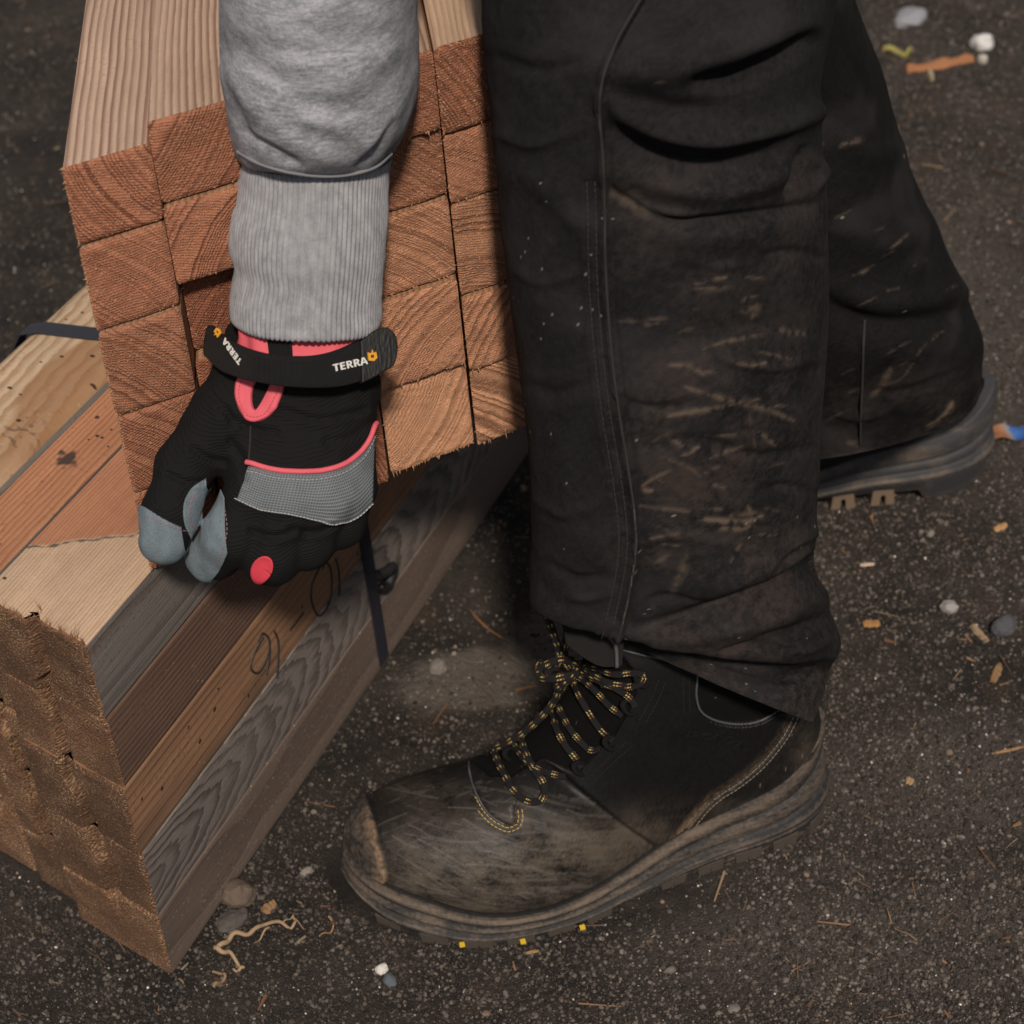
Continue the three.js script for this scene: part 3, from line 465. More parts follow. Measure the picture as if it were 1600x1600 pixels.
// pale scuffs of dry earth: [points, half width, strength]
const scuffsA = [
  [[[1158, 470], [1184, 462]], 3, 0.9], [[[965, 503], [1040, 497]], 3, 0.5], [[[1100, 545], [1150, 530], [1190, 524]], 3, 0.6], [[[1160, 487], [1182, 480], [1176, 495]], 5, 0.6], [[[1218, 515], [1256, 522]], 5, 0.5],
  [[[1050, 570], [1080, 574], [1100, 585]], 4, 0.7], [[[1066, 603], [1110, 618], [1155, 628], [1200, 640], [1240, 657]], 4, 0.75], [[[1045, 650], [1095, 641], [1130, 636]], 4, 0.7], [[[1140, 633], [1186, 624]], 3, 0.6], [[[1185, 675], [1200, 686], [1212, 697]], 3, 0.8],
  [[[1060, 716], [1080, 706], [1092, 697]], 3, 0.9], [[[1110, 715], [1160, 697]], 3, 0.6], [[[1030, 714], [1075, 730], [1095, 745]], 2.5, 0.6], [[[1110, 755], [1132, 762]], 3, 0.7], [[[1003, 760], [1030, 742], [1048, 735]], 3, 0.7], [[[1003, 765], [1020, 766]], 4, 0.9],
  [[[1000, 790], [1050, 796], [1080, 800]], 3, 0.5], [[[1090, 810], [1130, 814], [1165, 816], [1190, 806]], 4.5, 0.9], [[[1110, 822], [1150, 826], [1178, 820]], 4, 0.8], [[[1140, 806], [1190, 800]], 3, 0.5], [[[1024, 880], [1045, 868]], 4, 0.4], [[[1050, 930], [1066, 890], [1070, 868]], 6, 0.45], [[[1142, 878], [1150, 862], [1158, 850]], 2.5, 0.5],
  [[[1100, 640], [1130, 610]], 2, 0.4], [[[1020, 690], [1046, 676]], 2, 0.4], [[[1130, 725], [1100, 740]], 2, 0.5], [[[1170, 640], [1180, 700]], 2, 0.3], [[[1020, 820], [1060, 838]], 3, 0.4], [[[1090, 458], [1150, 448]], 2, 0.3], [[[1060, 520], [1085, 512]], 3, 0.35], [[[1200, 730], [1225, 722]], 2, 0.35],
  [[[960, 300], [985, 312], [1010, 330]], 13, 0.32], [[[1040, 128], [1022, 129]], 1.6, 0.5],
];
const scuffsB = [[[[1275, 228], [1286, 226]], 2.5, 0.9], [[[1312, 228], [1350, 216]], 2.5, 0.9], [[[1388, 390], [1405, 378], [1418, 366]], 2, 0.6], [[[1346, 428], [1356, 420]], 2, 0.7], [[[1386, 455], [1404, 449]], 2, 0.5], [[[1375, 610], [1384, 590], [1392, 575]], 4, 0.55], [[[1360, 620], [1376, 606]], 3, 0.5], [[[1325, 690], [1342, 694]], 5, 0.6], [[[1380, 604], [1410, 590], [1440, 545], [1468, 522]], 1.5, 0.35], [[[1450, 668], [1478, 648], [1488, 630]], 5, 0.8]];
{ const R = rng(31); for (let q = 0; q < 20; q++) { const x = 1010 + 240 * R(), y = 430 + 440 * R(), a = -0.45 + 0.9 * R() + (R() < 0.2 ? 1.2 : 0), l = 8 + 30 * R() * R(); scuffsA.push([[[x - l * Math.cos(a), y - l * Math.sin(a) * 0.6], [x, y + 3 * (R() - 0.5)], [x + l * Math.cos(a), y + l * Math.sin(a) * 0.6]], 1.2 + 2 * R(), 0.3 + 0.4 * R()]); } for (let q = 0; q < 14; q++) { const x = 1300 + 190 * R(), y = 330 + 330 * R(), l = 6 + 16 * R(); scuffsB.push([[[x - l, y + l * 0.5], [x + l, y - l * 0.5]], 1.5, 0.3]); } }
function clothColour(scuffs, seed, base, dustAt, specks) {
  const L = scuffs.map(([pl, w, a]) => { const s = smooth(pl, 5); return { s, w, a, bb: bboxOf(s, w * 3) }; });
  const sp = specks.map(([x, y, r]) => [x, y, r]);
  return (k, px, py, f, x, y, z) => {
    const a = fbm(x * 28, y * 28, z * 28 + seed, 4), b = n3(x * 260, y * 260, z * 260 + seed), c = n3(x * 800, y * 800, z * 800);
    let col = mul3(base, 1 + 0.4 * a + 0.3 * b + 0.55 * c);
    const wash = sst(0.0, 0.4, fbm(x * 16, y * 26, z * 16 + seed * 2, 3)) * 0.5; col = mix3(col, [0.052, 0.049, 0.053], wash * 0.6);
    const d = dustAt(px, py, f); if (d > 0) col = mix3(col, [0.078, 0.057, 0.048], clamp(d * (0.26 + 1.2 * a + 0.5 * b + 0.4 * c)));
    if (f) {
      let s = 0; for (const q of L) { if (px < q.bb[0] || py < q.bb[1] || px > q.bb[2] || py > q.bb[3]) continue; const [dd, t] = dPoly(q.s, px, py); const w = q.w * 1.25 * (0.35 + 0.65 * Math.sin(Math.PI * clamp(0.1 + 0.8 * t))); s = Math.max(s, q.a * Math.exp(-((dd / w) ** 2) * 1.1) * sst(-0.7, 0.4, b + 0.6 * n3(x * 150, y * 300, z * 150) + 0.35 * c)); }
      if (s > 0.02) col = mix3(col, [0.175, 0.128, 0.096], clamp(s));
      for (const q of sp) if (Math.abs(px - q[0]) < q[2] && Math.abs(py - q[1]) < q[2]) col = [0.26, 0.24, 0.21];
    }
    return col;
  };
}
const specks = (seed, n, x0, y0, x1, y1) => { const R = rng(seed); return Array.from({ length: n }, () => [mix(x0, x1, R()), mix(y0, y1, R()), 0.55 + 0.5 * R()]); };

// --- near leg
const legA = limb([
  { L: [745, -900, 0.74], R: [1420, -900, 0.78], N: [1080, -840, 0.64] },
  { L: [742, -420, 0.80], R: [1390, -420, 0.84], N: [1060, -370, 0.72] },
  { L: [750, -120, 0.85], R: [1345, -160, 0.88], N: [1045, -80, 0.775] },
  { L: [755, 0, 0.865], R: [1305, -10, 0.885], N: [1035, 60, 0.79] },
  { L: [764, 130, 0.88], R: [1280, 120, 0.895], N: [1030, 190, 0.805] },
  { L: [775, 230, 0.895], R: [1280, 215, 0.91], N: [1030, 290, 0.825] },
  { L: [786, 330, 0.91], R: [1290, 320, 0.92], N: [1035, 390, 0.84] },
  { L: [801, 450, 0.925], R: [1294, 440, 0.935], N: [1042, 520, 0.86] },
  { L: [815, 570, 0.945], R: [1291, 560, 0.955], N: [1048, 640, 0.88] },
  { L: [829, 700, 0.968], R: [1282, 690, 0.975], N: [1048, 760, 0.905] },
  { L: [832, 800, 0.985], R: [1276, 790, 0.99], N: [1050, 860, 0.925] },
  { L: [830, 880, 1.0], R: [1272, 880, 1.005], N: [1050, 935, 0.945] },
  { L: [835, 922, 1.01], R: [1296, 960, 1.02], N: [1035, 990, 0.955] },
  { L: [841, 932, 1.015], R: [1312, 1010, 1.03], N: [1045, 1014, 0.962] },
  { L: [850, 935, 1.02], R: [1306, 1030, 1.035], N: [1055, 1012, 0.978] },
  { L: [860, 940, 1.025], R: [1296, 1050, 1.04], N: [1070, 1012, 0.99] },
  { L: [868, 945, 1.03], R: [1282, 1085, 1.04], N: [1090, 1030, 0.992] },
  { L: [872, 950, 1.03], R: [1262, 1120, 1.04], N: [1105, 1062, 0.994] },
], 460, 620, { pw: 0.86, back: 1.0 });
const seamA = smooth([[1030, -60], [1000, 0], [966, 60], [942, 120], [936, 170], [941, 240], [944, 320], [946, 420], [953, 530], [966, 640], [984, 750], [993, 830], [991, 880], [980, 940], [966, 1002]], 10);
const foldsA = foldFn([
  [[[930, 110], [960, 112], [1050, 108], [1117, 90], [1190, 66], [1262, 40]], 26, 0.007],
  [[[1090, 128], [1151, 118], [1200, 96], [1262, 62]], 15, -0.013],
  [[[938, 145], [982, 182], [1050, 209], [1117, 217], [1219, 196], [1284, 172]], 15, 0.007],
  [[[985, 150], [1050, 172], [1130, 170]], 18, -0.005],
  [[[960, 205], [1000, 232], [1070, 262], [1130, 262], [1200, 240]], 16, -0.007],
  [[[950, 262], [1030, 285], [1110, 300], [1200, 280], [1240, 250]], 22, 0.006],
  [[[1252, 236], [1240, 265], [1230, 300]], 9, -0.009], [[[1262, 240], [1275, 270], [1262, 305]], 10, 0.005],
  [[[960, 300], [1010, 330], [1067, 346], [1151, 338], [1262, 320]], 8, -0.005],
  [[[980, 318], [1030, 334], [1080, 338]], 10, 0.003],
  [[[1000, 360], [1100, 372], [1230, 352]], 26, 0.004],
  [[[860, 330], [900, 420], [920, 520]], 26, -0.003], [[[800, 260], [860, 300], [920, 380]], 22, 0.003],
  [[[1040, 470], [1130, 450], [1240, 430]], 30, 0.002], [[[1020, 560], [1120, 520], [1260, 500]], 26, -0.002],
  [[[1000, 985], [1080, 968], [1160, 940], [1230, 905], [1272, 872]], 15, -0.010], [[[1060, 925], [1150, 905], [1230, 870], [1275, 838]], 22, 0.006],
  [[[1030, 1000], [1130, 985], [1220, 960], [1285, 930]], 20, 0.006], [[[1180, 1000], [1240, 985], [1300, 960]], 10, -0.004],
  [[[1272, 845], [1240, 862], [1210, 880]], 8, -0.005], [[[860, 700], [900, 800], [930, 900]], 30, 0.002], [[[950, 620], [1020, 640], [1100, 632]], 7, -0.0018], [[[1120, 560], [1200, 575], [1280, 560]], 8, 0.0018], [[[1010, 700], [1090, 690], [1180, 712], [1270, 700]], 9, -0.002], [[[1180, 770], [1230, 760], [1276, 770]], 7, -0.0022], [[[1000, 850], [1060, 838], [1130, 850]], 8, 0.0018], [[[1190, 400], [1240, 392], [1288, 404]], 7, -0.002], [[[1060, 405], [1120, 415], [1180, 408]], 9, 0.0016], [[[840, 780], [880, 800], [925, 790]], 9, 0.002], [[[806, 420], [850, 440], [905, 430]], 10, 0.0022], [[[822, 600], [870, 615], [920, 600]], 10, -0.002], [[[780, 210], [830, 225], [900, 205]], 10, 0.0022], [[[776, 90], [840, 110], [915, 95]], 12, -0.0025], [[[850, 880], [900, 905], [950, 900]], 9, -0.0025], [[[880, 930], [920, 935], [960, 925]], 8, 0.002], [[[1010, 940], [1050, 930], [1100, 940]], 7, -0.0022], [[[1215, 1000], [1250, 1018], [1300, 1000]], 7, 0.003], [[[1120, 1020], [1170, 1008], [1230, 1014]], 6, -0.003], [[[1080, 1030], [1140, 1052], [1230, 1060], [1290, 1040]], 9, -0.004], [[[1110, 1062], [1170, 1084], [1240, 1090]], 14, 0.002],
]);
const bbSeam = bboxOf(seamA, 60);
legA.displace((k, px, py, f, x, y, z) => {
  let h = 0.0026 * fbm(x * 16, y * 11, z * 16, 3) + 0.0011 * fbm(x * 55, y * 40, z * 55, 3);
  if (f) { h += foldsA(px, py); }
  return h;
});
legA.displace((k, px, py, f, x, y, z) => {
  if (!f || px < bbSeam[0] || px > bbSeam[2]) return 0; const [d, t] = dPoly(seamA, px, py); if (d > 60) return 0;
  const sy = py; let side = 0; { let best = 1e9; for (let i = 0; i < seamA.length - 1; i += 2) { const dd = Math.abs(seamA[i][1] - py); if (dd < best) { best = dd; side = px - seamA[i][0]; } } }
  let h = 0.0028 * Math.exp(-((d / 5) ** 2));           // the felled seam: a rolled edge with a step beside it
  if (side < 0) { h += 0.0007 * sst(40, 34, d) ; if (py > 280) { h -= 0.0008 * Math.exp(-(((d - 14) / 2.6) ** 2)) + 0.0008 * Math.exp(-(((d - 27) / 2.6) ** 2)); h += 0.0005 * sst(26, 18, d) * n3(y * 260, 0.5, 2); } }
  else h -= 0.0016 * Math.exp(-(((d - 10) / 4) ** 2));
  return h;
});
const dustA = (px, py, f) => !f ? 0.1 : Math.max(0.55 * sst(420, 620, py) * sst(960, 1020, px) * sst(1300, 1230, px), 0.35 * sst(200, 300, py) * sst(930, 960, px), 0.9 * sst(1018, 1050, py) * sst(1060, 1100, px), 0.3 * Math.exp(-(((px - 975) / 25) ** 2)) * sst(350, 500, py));
legA.colour(clothColour(scuffsA, 4, [0.0168, 0.0166, 0.0182], dustA, [...specks(3, 60, 800, 180, 960, 700), ...specks(4, 60, 850, 650, 1280, 1100)]));
const trousers = onPerson('trousers', legA.geometry(), trouserMat);
tag(trousers, 'black work trousers streaked with dry earth');
const pickA = (px, py, l) => legA.pick(px, py, l);
const seamMat = phys({ color: lin(0.036, 0.034, 0.034), specularIntensity: 0.3, roughness: 0.9 });
onPerson('seam', tubeAlong(seamA.filter((p, i) => i % 3 === 0 && p[1] > -50).map(([x, y]) => pickA(x, y, 0.0002).p), 0.0007, 6, 260), seamMat, trousers);
{
  const off = (d) => seamA.map(([x, y], i) => { const a = seamA[Math.max(i - 1, 0)], b = seamA[Math.min(i + 1, seamA.length - 1)], l = Math.hypot(b[0] - a[0], b[1] - a[1]); return [x - d * (b[1] - a[1]) / l, y + d * (b[0] - a[0]) / l]; }).filter((p, i) => p[1] > 285 && i % 4 === 0);
  const st = mergeGeometries([stitches(pickA, off(13), 0.0030, 0.0017, 0.00035, 0.0002), stitches(pickA, off(26), 0.0030, 0.0017, 0.00035, 0.0002)]);
  onFine('stitching', st, std({ color: lin(0.03, 0.029, 0.03), roughness: 0.9 }), trousers);
  onFine('stitching', stitches(pickA, seamA.filter((p, i) => p[1] > 730 && p[1] < 1000 && i % 4 === 0), 0.0024, 0.0016, 0.0005, 0.0004), std({ color: lin(0.06, 0.052, 0.046), roughness: 0.9 }), trousers);
  const hem = smooth([[905, 968], [966, 1004], [1010, 1004]], 6);
}
// --- far leg
const legB = limb([
  { L: [1140, -600, 0.93], R: [1290, -600, 0.93], N: [1215, -570, 0.86] },
  { L: [1100, -150, 1.02], R: [1305, -150, 1.02], N: [1205, -110, 0.94] },
  { L: [1080, 0, 1.06], R: [1337, 0, 1.06], N: [1215, 50, 0.98] },
  { L: [1090, 130, 1.10], R: [1384, 130, 1.10], N: [1240, 180, 1.02] },
  { L: [1110, 260, 1.13], R: [1420, 255, 1.13], N: [1270, 310, 1.05] },
  { L: [1140, 340, 1.15], R: [1456, 335, 1.15], N: [1300, 395, 1.07] },
  { L: [1165, 430, 1.17], R: [1494, 420, 1.17], N: [1330, 485, 1.09] },
  { L: [1180, 510, 1.19], R: [1524, 500, 1.19], N: [1350, 565, 1.11] },
  { L: [1185, 600, 1.215], R: [1534, 560, 1.21], N: [1360, 640, 1.138] },
  { L: [1195, 680, 1.235], R: [1522, 616, 1.225], N: [1340, 700, 1.16] },
  { L: [1198, 690, 1.236], R: [1528, 624, 1.227], N: [1340, 708, 1.16] },
], 240, 300, { pw: 0.9 });
const foldsB = foldFn([[[[1290, 470], [1320, 490], [1380, 505], [1440, 500], [1520, 480]], 14, -0.006], [[[1290, 440], [1360, 470], [1450, 470], [1515, 450]], 20, 0.005], [[[1300, 540], [1400, 545], [1525, 530]], 26, 0.004], [[[1300, 350], [1380, 380], [1450, 360]], 24, 0.004], [[[1350, 520], [1346, 600], [1345, 690]], 4, 0.002], [[[1400, 660], [1370, 610], [1420, 540]], 14, -0.003], [[[1450, 660], [1490, 630], [1530, 590]], 10, 0.004], [[[1300, 200], [1360, 240], [1410, 230]], 22, 0.004], [[[1340, 100], [1365, 160], [1360, 220]], 14, -0.003], [[[1400, 350], [1430, 400], [1420, 450]], 14, 0.003], [[[1370, 620], [1430, 610], [1500, 580]], 9, -0.003], [[[1300, 640], [1340, 650], [1400, 640]], 9, 0.003], [[[1480, 470], [1500, 520], [1490, 570]], 10, -0.003]]);
legB.displace((k, px, py, f, x, y, z) => 0.0028 * fbm(x * 16, y * 11, z * 16 + 4, 4) + (f ? foldsB(px, py) : 0));
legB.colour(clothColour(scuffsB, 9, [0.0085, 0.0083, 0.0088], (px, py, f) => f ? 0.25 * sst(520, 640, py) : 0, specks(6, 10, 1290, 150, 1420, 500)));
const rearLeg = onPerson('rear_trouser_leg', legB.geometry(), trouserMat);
onPerson('seam', tubeAlong([[1351, 500], [1349, 540], [1347, 600], [1345, 650], [1344, 694]].map(([x, y]) => legB.pick(x, y, 0.0002).p), 0.0009, 5, 60), seamMat, rearLeg);

// --- sweatshirt sleeve and its ribbed cuff
const sleeve = limb([
  { L: [335, -620, 0.85], R: [690, -620, 0.87], N: [510, -580, 0.77] },
  { L: [338, -260, 0.845], R: [672, -260, 0.86], N: [505, -215, 0.775] },
  { L: [341, -60, 0.845], R: [655, -60, 0.855], N: [500, -10, 0.785] },
  { L: [344, 40, 0.85], R: [650, 40, 0.86], N: [498, 90, 0.795] },
  { L: [347, 110, 0.857], R: [652, 105, 0.865], N: [498, 165, 0.803] },
  { L: [353, 165, 0.863], R: [648, 160, 0.87], N: [496, 222, 0.812] },
  { L: [360, 205, 0.868], R: [632, 200, 0.875], N: [492, 258, 0.823] },
  { L: [367, 232, 0.872], R: [618, 228, 0.878], N: [490, 274, 0.833] },
  { L: [374, 240, 0.874], R: [610, 240, 0.88], N: [490, 276, 0.84] },
], 420, 300, { pw: 0.88 });
const foldsS = foldFn([[[[352, 110], [400, 170], [470, 225], [530, 255]], 16, 0.0025], [[[348, 60], [420, 120], [500, 165], [560, 180]], 24, -0.002], [[[640, 120], [600, 200], [570, 250]], 20, 0.003], [[[420, 190], [480, 215], [540, 225]], 18, -0.003], [[[640, 60], [560, 110], [500, 120]], 30, 0.003], [[[380, 210], [430, 240], [470, 262]], 9, -0.003], [[[610, 190], [585, 235], [560, 262]], 8, -0.003], [[[365, 150], [380, 200], [395, 240]], 10, -0.002]]);
sleeve.displace((k, px, py, f, x, y, z) => 0.0014 * fbm(x * 22, y * 18, z * 22 + 8, 3) + (f ? foldsS(px, py) : 0) + 0.0008 * n3(x * 60, y * 40, z * 60) * sst(170, 255, py));
// heathered jersey: short dark and pale fibres mixed along the courses
const heatherMap = (() => { const w = 1024, h = 1536; return tex(w, h, (i, j, o) => { const x = i / w * 0.3, y = j / h * 0.6; const a = n3(x * 170, y * 900, 3.1) * 0.55 + n3(x * 420, y * 1700, 8.2) * 0.5, b = fbm(x * 34, y * 130, 5.5, 3), c = hash2(i, j) - 0.5, d = hash2(i >> 2, j) - 0.5; const t = clamp(0.58 + 0.62 * a + 0.85 * b + 0.26 * c + 0.3 * d); o[0] = mix(100, 178, t); o[1] = mix(103, 180, t); o[2] = mix(111, 188, t); }, true, true); })();
const heather = (stretch) => (k, px, py, f, x, y, z) => {
  const a = fbm(x * 60, y * 260, z * 60, 3), b = n3(x * 160, y * 700, z * 160), c = n3(x * 900, y * 900, z * 900), d = fbm(x * 26 + 4, y * 60, z * 26, 2);
  const t = clamp(0.55 + 0.75 * a + 0.4 * b + 0.22 * c + 0.4 * d); return mix3([0.165, 0.172, 0.195], [0.465, 0.475, 0.515], t);
};
const sweatMat = std({ map: rep(heatherMap, 1 / 0.3, 1 / 0.6), roughness: 0.95, bumpMap: rep(knit, 24, 24), bumpScale: 0.0007 });
const sweat = onPerson('sweatshirt_sleeve', sleeve.geometry(), sweatMat);
const cuff = limb([
  { L: [376, 243, 0.874], R: [609, 243, 0.879], N: [491, 276, 0.842] },
  { L: [374, 262, 0.875], R: [606, 262, 0.88], N: [490, 294, 0.842] },
  { L: [367, 310, 0.878], R: [604, 310, 0.882], N: [487, 342, 0.844] },
  { L: [360, 352, 0.881], R: [604, 350, 0.885], N: [484, 384, 0.846] },
  { L: [361, 386, 0.884], R: [601, 390, 0.888], N: [482, 424, 0.849] },
  { L: [369, 418, 0.887], R: [596, 425, 0.891], N: [482, 457, 0.853] },
  { L: [362, 452, 0.890], R: [593, 458, 0.894], N: [479, 490, 0.855] },
  { L: [361, 478, 0.892], R: [594, 484, 0.896], N: [478, 514, 0.857] },
  { L: [364, 494, 0.893], R: [591, 500, 0.897], N: [478, 533, 0.859] },
  { L: [374, 494, 0.893], R: [581, 500, 0.897], N: [478, 528, 0.866] },
], 1000, 110, { pw: 0.9 });
cuff.displace((k, px, py, f, x, y, z) => { const i = k % cuff.nu; return (0.00075 + 0.0005 * n3(x * 60, y * 45, z * 60)) * Math.abs(Math.cos(i / (cuff.nu - 1) * Math.PI * 92 + 0.7 * n3(x * 30, y * 30, 4))) + 0.0012 * fbm(x * 26, y * 40, z * 26 + 2, 3); });
cuff.colour((k, px, py, f, x, y, z) => { const i = k % cuff.nu, r = Math.abs(Math.cos(i / (cuff.nu - 1) * Math.PI * 92)), a = n3(x * 300, y * 120, z * 300), b = n3(x * 900, y * 900, z * 900); const t = clamp(0.62 + 0.35 * a + 0.25 * b); return mix3([0.15, 0.155, 0.172], [0.375, 0.38, 0.41], t); });
onPerson('cuff', cuff.geometry(), std({ vertexColors: true, roughness: 0.95 }), sweat);
onPerson('cuff_seam', tubeAlong([[372, 240], [400, 256], [440, 269], [490, 277], [540, 276], [585, 264], [611, 243]].map(([x, y]) => sleeve.pick(x, y - 3, 0.0001).p), 0.0009, 7, 60), std({ color: lin(0.22, 0.225, 0.245), roughness: 0.95 }), sweat);
// --- the glove: a left hand seen from its back, thumb to the left, fingers curled under the timber
const H0 = 0.905;
const hp = (px, py, dz = 0) => at(px, py, H0 - dz), hr = (px) => px * H0 / F;
const bone = (a, ra, b, rb) => { const A = hp(...a), B = hp(...b); return cone(A.x, A.y, A.z, hr(ra), B.x, B.y, B.z, hr(rb)); };
const palmBones = [
  bone([396, 545, -0.002], 44, [384, 605, 0], 57),
  bone([408, 500, -0.002], 44, [402, 600, 0.002], 56), bone([535, 500, -0.002], 44, [538, 600, 0.0], 50), bone([470, 500, 0.004], 48, [470, 610, 0.006], 54),
  bone([402, 600, 0.002], 56, [404, 765, 0.006], 50), bone([450, 600, 0.006], 54, [455, 775, 0.010], 47), bone([500, 600, 0.005], 52, [508, 772, 0.006], 45), bone([540, 600, 0], 46, [549, 760, -0.002], 38),
];
const fingerBones = [
  [bone([404, 765, 0.006], 48, [368, 838, 0.006], 46), bone([368, 838, 0.006], 46, [336, 866, -0.006], 38), bone([336, 866, -0.006], 38, [335, 852, -0.034], 31)],
  [bone([455, 775, 0.010], 46, [424, 866, 0.004], 46), bone([424, 866, 0.004], 46, [424, 868, -0.038], 36)],
  [bone([508, 772, 0.006], 45, [478, 846, -0.002], 44), bone([478, 846, -0.002], 44, [482, 850, -0.040], 35)],
  [bone([549, 760, -0.002], 38, [530, 816, -0.008], 39), bone([530, 816, -0.008], 39, [532, 818, -0.040], 31)],
];
const thumbBones = [bone([398, 605, 0.002], 58, [350, 655, 0.004], 56), bone([350, 655, 0.004], 56, [290, 728, 0.006], 44), bone([290, 728, 0.006], 44, [266, 798, 0.012], 41), bone([266, 798, 0.012], 41, [257, 844, 0.012], 36), bone([335, 690, 0.002], 46, [378, 722, 0.002], 34)];
const thumbSdf = (x, y, z) => { let d = 1; for (const b of thumbBones) d = smin(d, b(x, y, z), 0.005); return d; };
const indexSdf = (x, y, z) => { let d = 1; for (const b of fingerBones[0]) d = smin(d, b(x, y, z), 0.005); return d; };
// creases of the cloth over wrist, knuckles and thumb joint
const creases = [[[[345, 640], [385, 668], [430, 676]], 7, 0.0011], [[[440, 640], [500, 655], [570, 640]], 6, 0.0010], [[[300, 700], [325, 716], [352, 722]], 6, 0.0013], [[[262, 740], [290, 752], [318, 752]], 5, 0.0012], [[[392, 830], [425, 838], [455, 832]], 6, 0.0013], [[[455, 826], [490, 832], [520, 822]], 6, 0.0012], [[[360, 690], [378, 715], [384, 750]], 7, 0.0012], [[[330, 618], [355, 640], [362, 665]], 6, 0.0010], [[[510, 690], [545, 684], [580, 660]], 7, 0.0008]].map(([pl, w, a]) => { const s = smooth(pl, 5); return { s, w, a, bb: bboxOf(s, w * 2.4) }; });
const wr = (x, y, z) => { let h = 0.0008 * fbm(x * 60, y * 60, z * 60, 2) + 0.0007 * n3(x * 140, y * 90, z * 140); const q = proj(x, y, z); for (const c of creases) { if (q[0] < c.bb[0] || q[1] < c.bb[1] || q[0] > c.bb[2] || q[1] > c.bb[3]) continue; const [d] = dPoly(c.s, q[0], q[1]); h += c.a * Math.exp(-((d / c.w) ** 2)) - c.a * 0.5 * Math.exp(-(((d - c.w * 1.5) / c.w) ** 2)); } return h; };
function handSdf(x, y, z) {
  let d = 1; for (const b of palmBones) d = smin(d, b(x, y, z), 0.010);
  let t = thumbSdf(x, y, z), f = 1; for (const L of fingerBones) { let q = 1; for (const b of L) q = smin(q, b(x, y, z), 0.005); f = smin(f, q, 0.0022); }
  d = smin(d, f, 0.0045); return smin(d, t, 0.0035) + wr(x, y, z);
}
// meet the glove along a sight line
function onHand(px, py, lift = 0) {
  const r = ray(px, py).normalize(), P = EYE.clone(); let t = 0.74, ok = false;
  for (let i = 0; i < 90; i++) { P.copy(EYE).addScaledVector(r, t); const d = handSdf(P.x, P.y, P.z); if (d < 0.00005) { ok = true; break; } t += d * 0.8; if (t > 1.35) break; }
  const e = 0.0012, g = V(handSdf(P.x + e, P.y, P.z) - handSdf(P.x - e, P.y, P.z), handSdf(P.x, P.y + e, P.z) - handSdf(P.x, P.y - e, P.z), handSdf(P.x, P.y, P.z + e) - handSdf(P.x, P.y, P.z - e)).normalize();
  return { p: P.addScaledVector(g, lift), n: g, ok };
}
const gloveUV = (g, k = 40) => { const p = g.attributes.position, u = new Float32Array(p.count * 2), c = hp(440, 700); for (let i = 0; i < p.count; i++) { u[2 * i] = (p.getX(i) - c.x + 0.1) * k; u[2 * i + 1] = (p.getY(i) - c.y + 0.36 * (p.getZ(i) - c.z) + 0.05 * (p.getX(i) - c.x) + 0.2) * k; } g.setAttribute('uv', new THREE.BufferAttribute(u, 2)); return g; };
const blackKnit = phys({ color: lin(0.0075, 0.0075, 0.008), specularIntensity: 0.4, roughness: 0.88, bumpMap: ribBump, bumpScale: 0.0004 });
const suede = std({ map: tex(256, 256, (i, j, o) => { const k = 1 + 0.22 * fbm(i / 40, j / 40, 3, 4) + 0.16 * (hash2(i, j) - 0.5); o[0] = 108 * k; o[1] = 121 * k; o[2] = 130 * k; }, true, true), roughness: 0.97, bumpMap: leatherBump, bumpScale: 0.0012 });
const pink = std({ color: lin(0.76, 0.125, 0.165), roughness: 0.72, bumpMap: leatherBump, bumpScale: 0.0003 });
const gLo = V(-0.195, 0.27, -0.80), gHi = V(-0.04, 0.46, -0.62);
{
  const a = [[225, 500], [600, 500], [225, 930], [600, 930]].flatMap(([x, y]) => [hp(x, y, 0.035), hp(x, y, -0.06)]); gLo.set(1e9, 1e9, 1e9); gHi.set(-1e9, -1e9, -1e9); a.forEach((p) => { gLo.min(p); gHi.max(p); });
}
const cutY = hp(470, 520).y + 0.004;
const gloveShell = sdfMesh((x, y, z) => Math.max(handSdf(x, y, z), y - cutY), gLo, gHi, 120);
const glove = onPerson('work_glove', gloveUV(gloveShell, 45), blackKnit);
tag(glove, 'black work glove with pink trim and grey suede thumb');
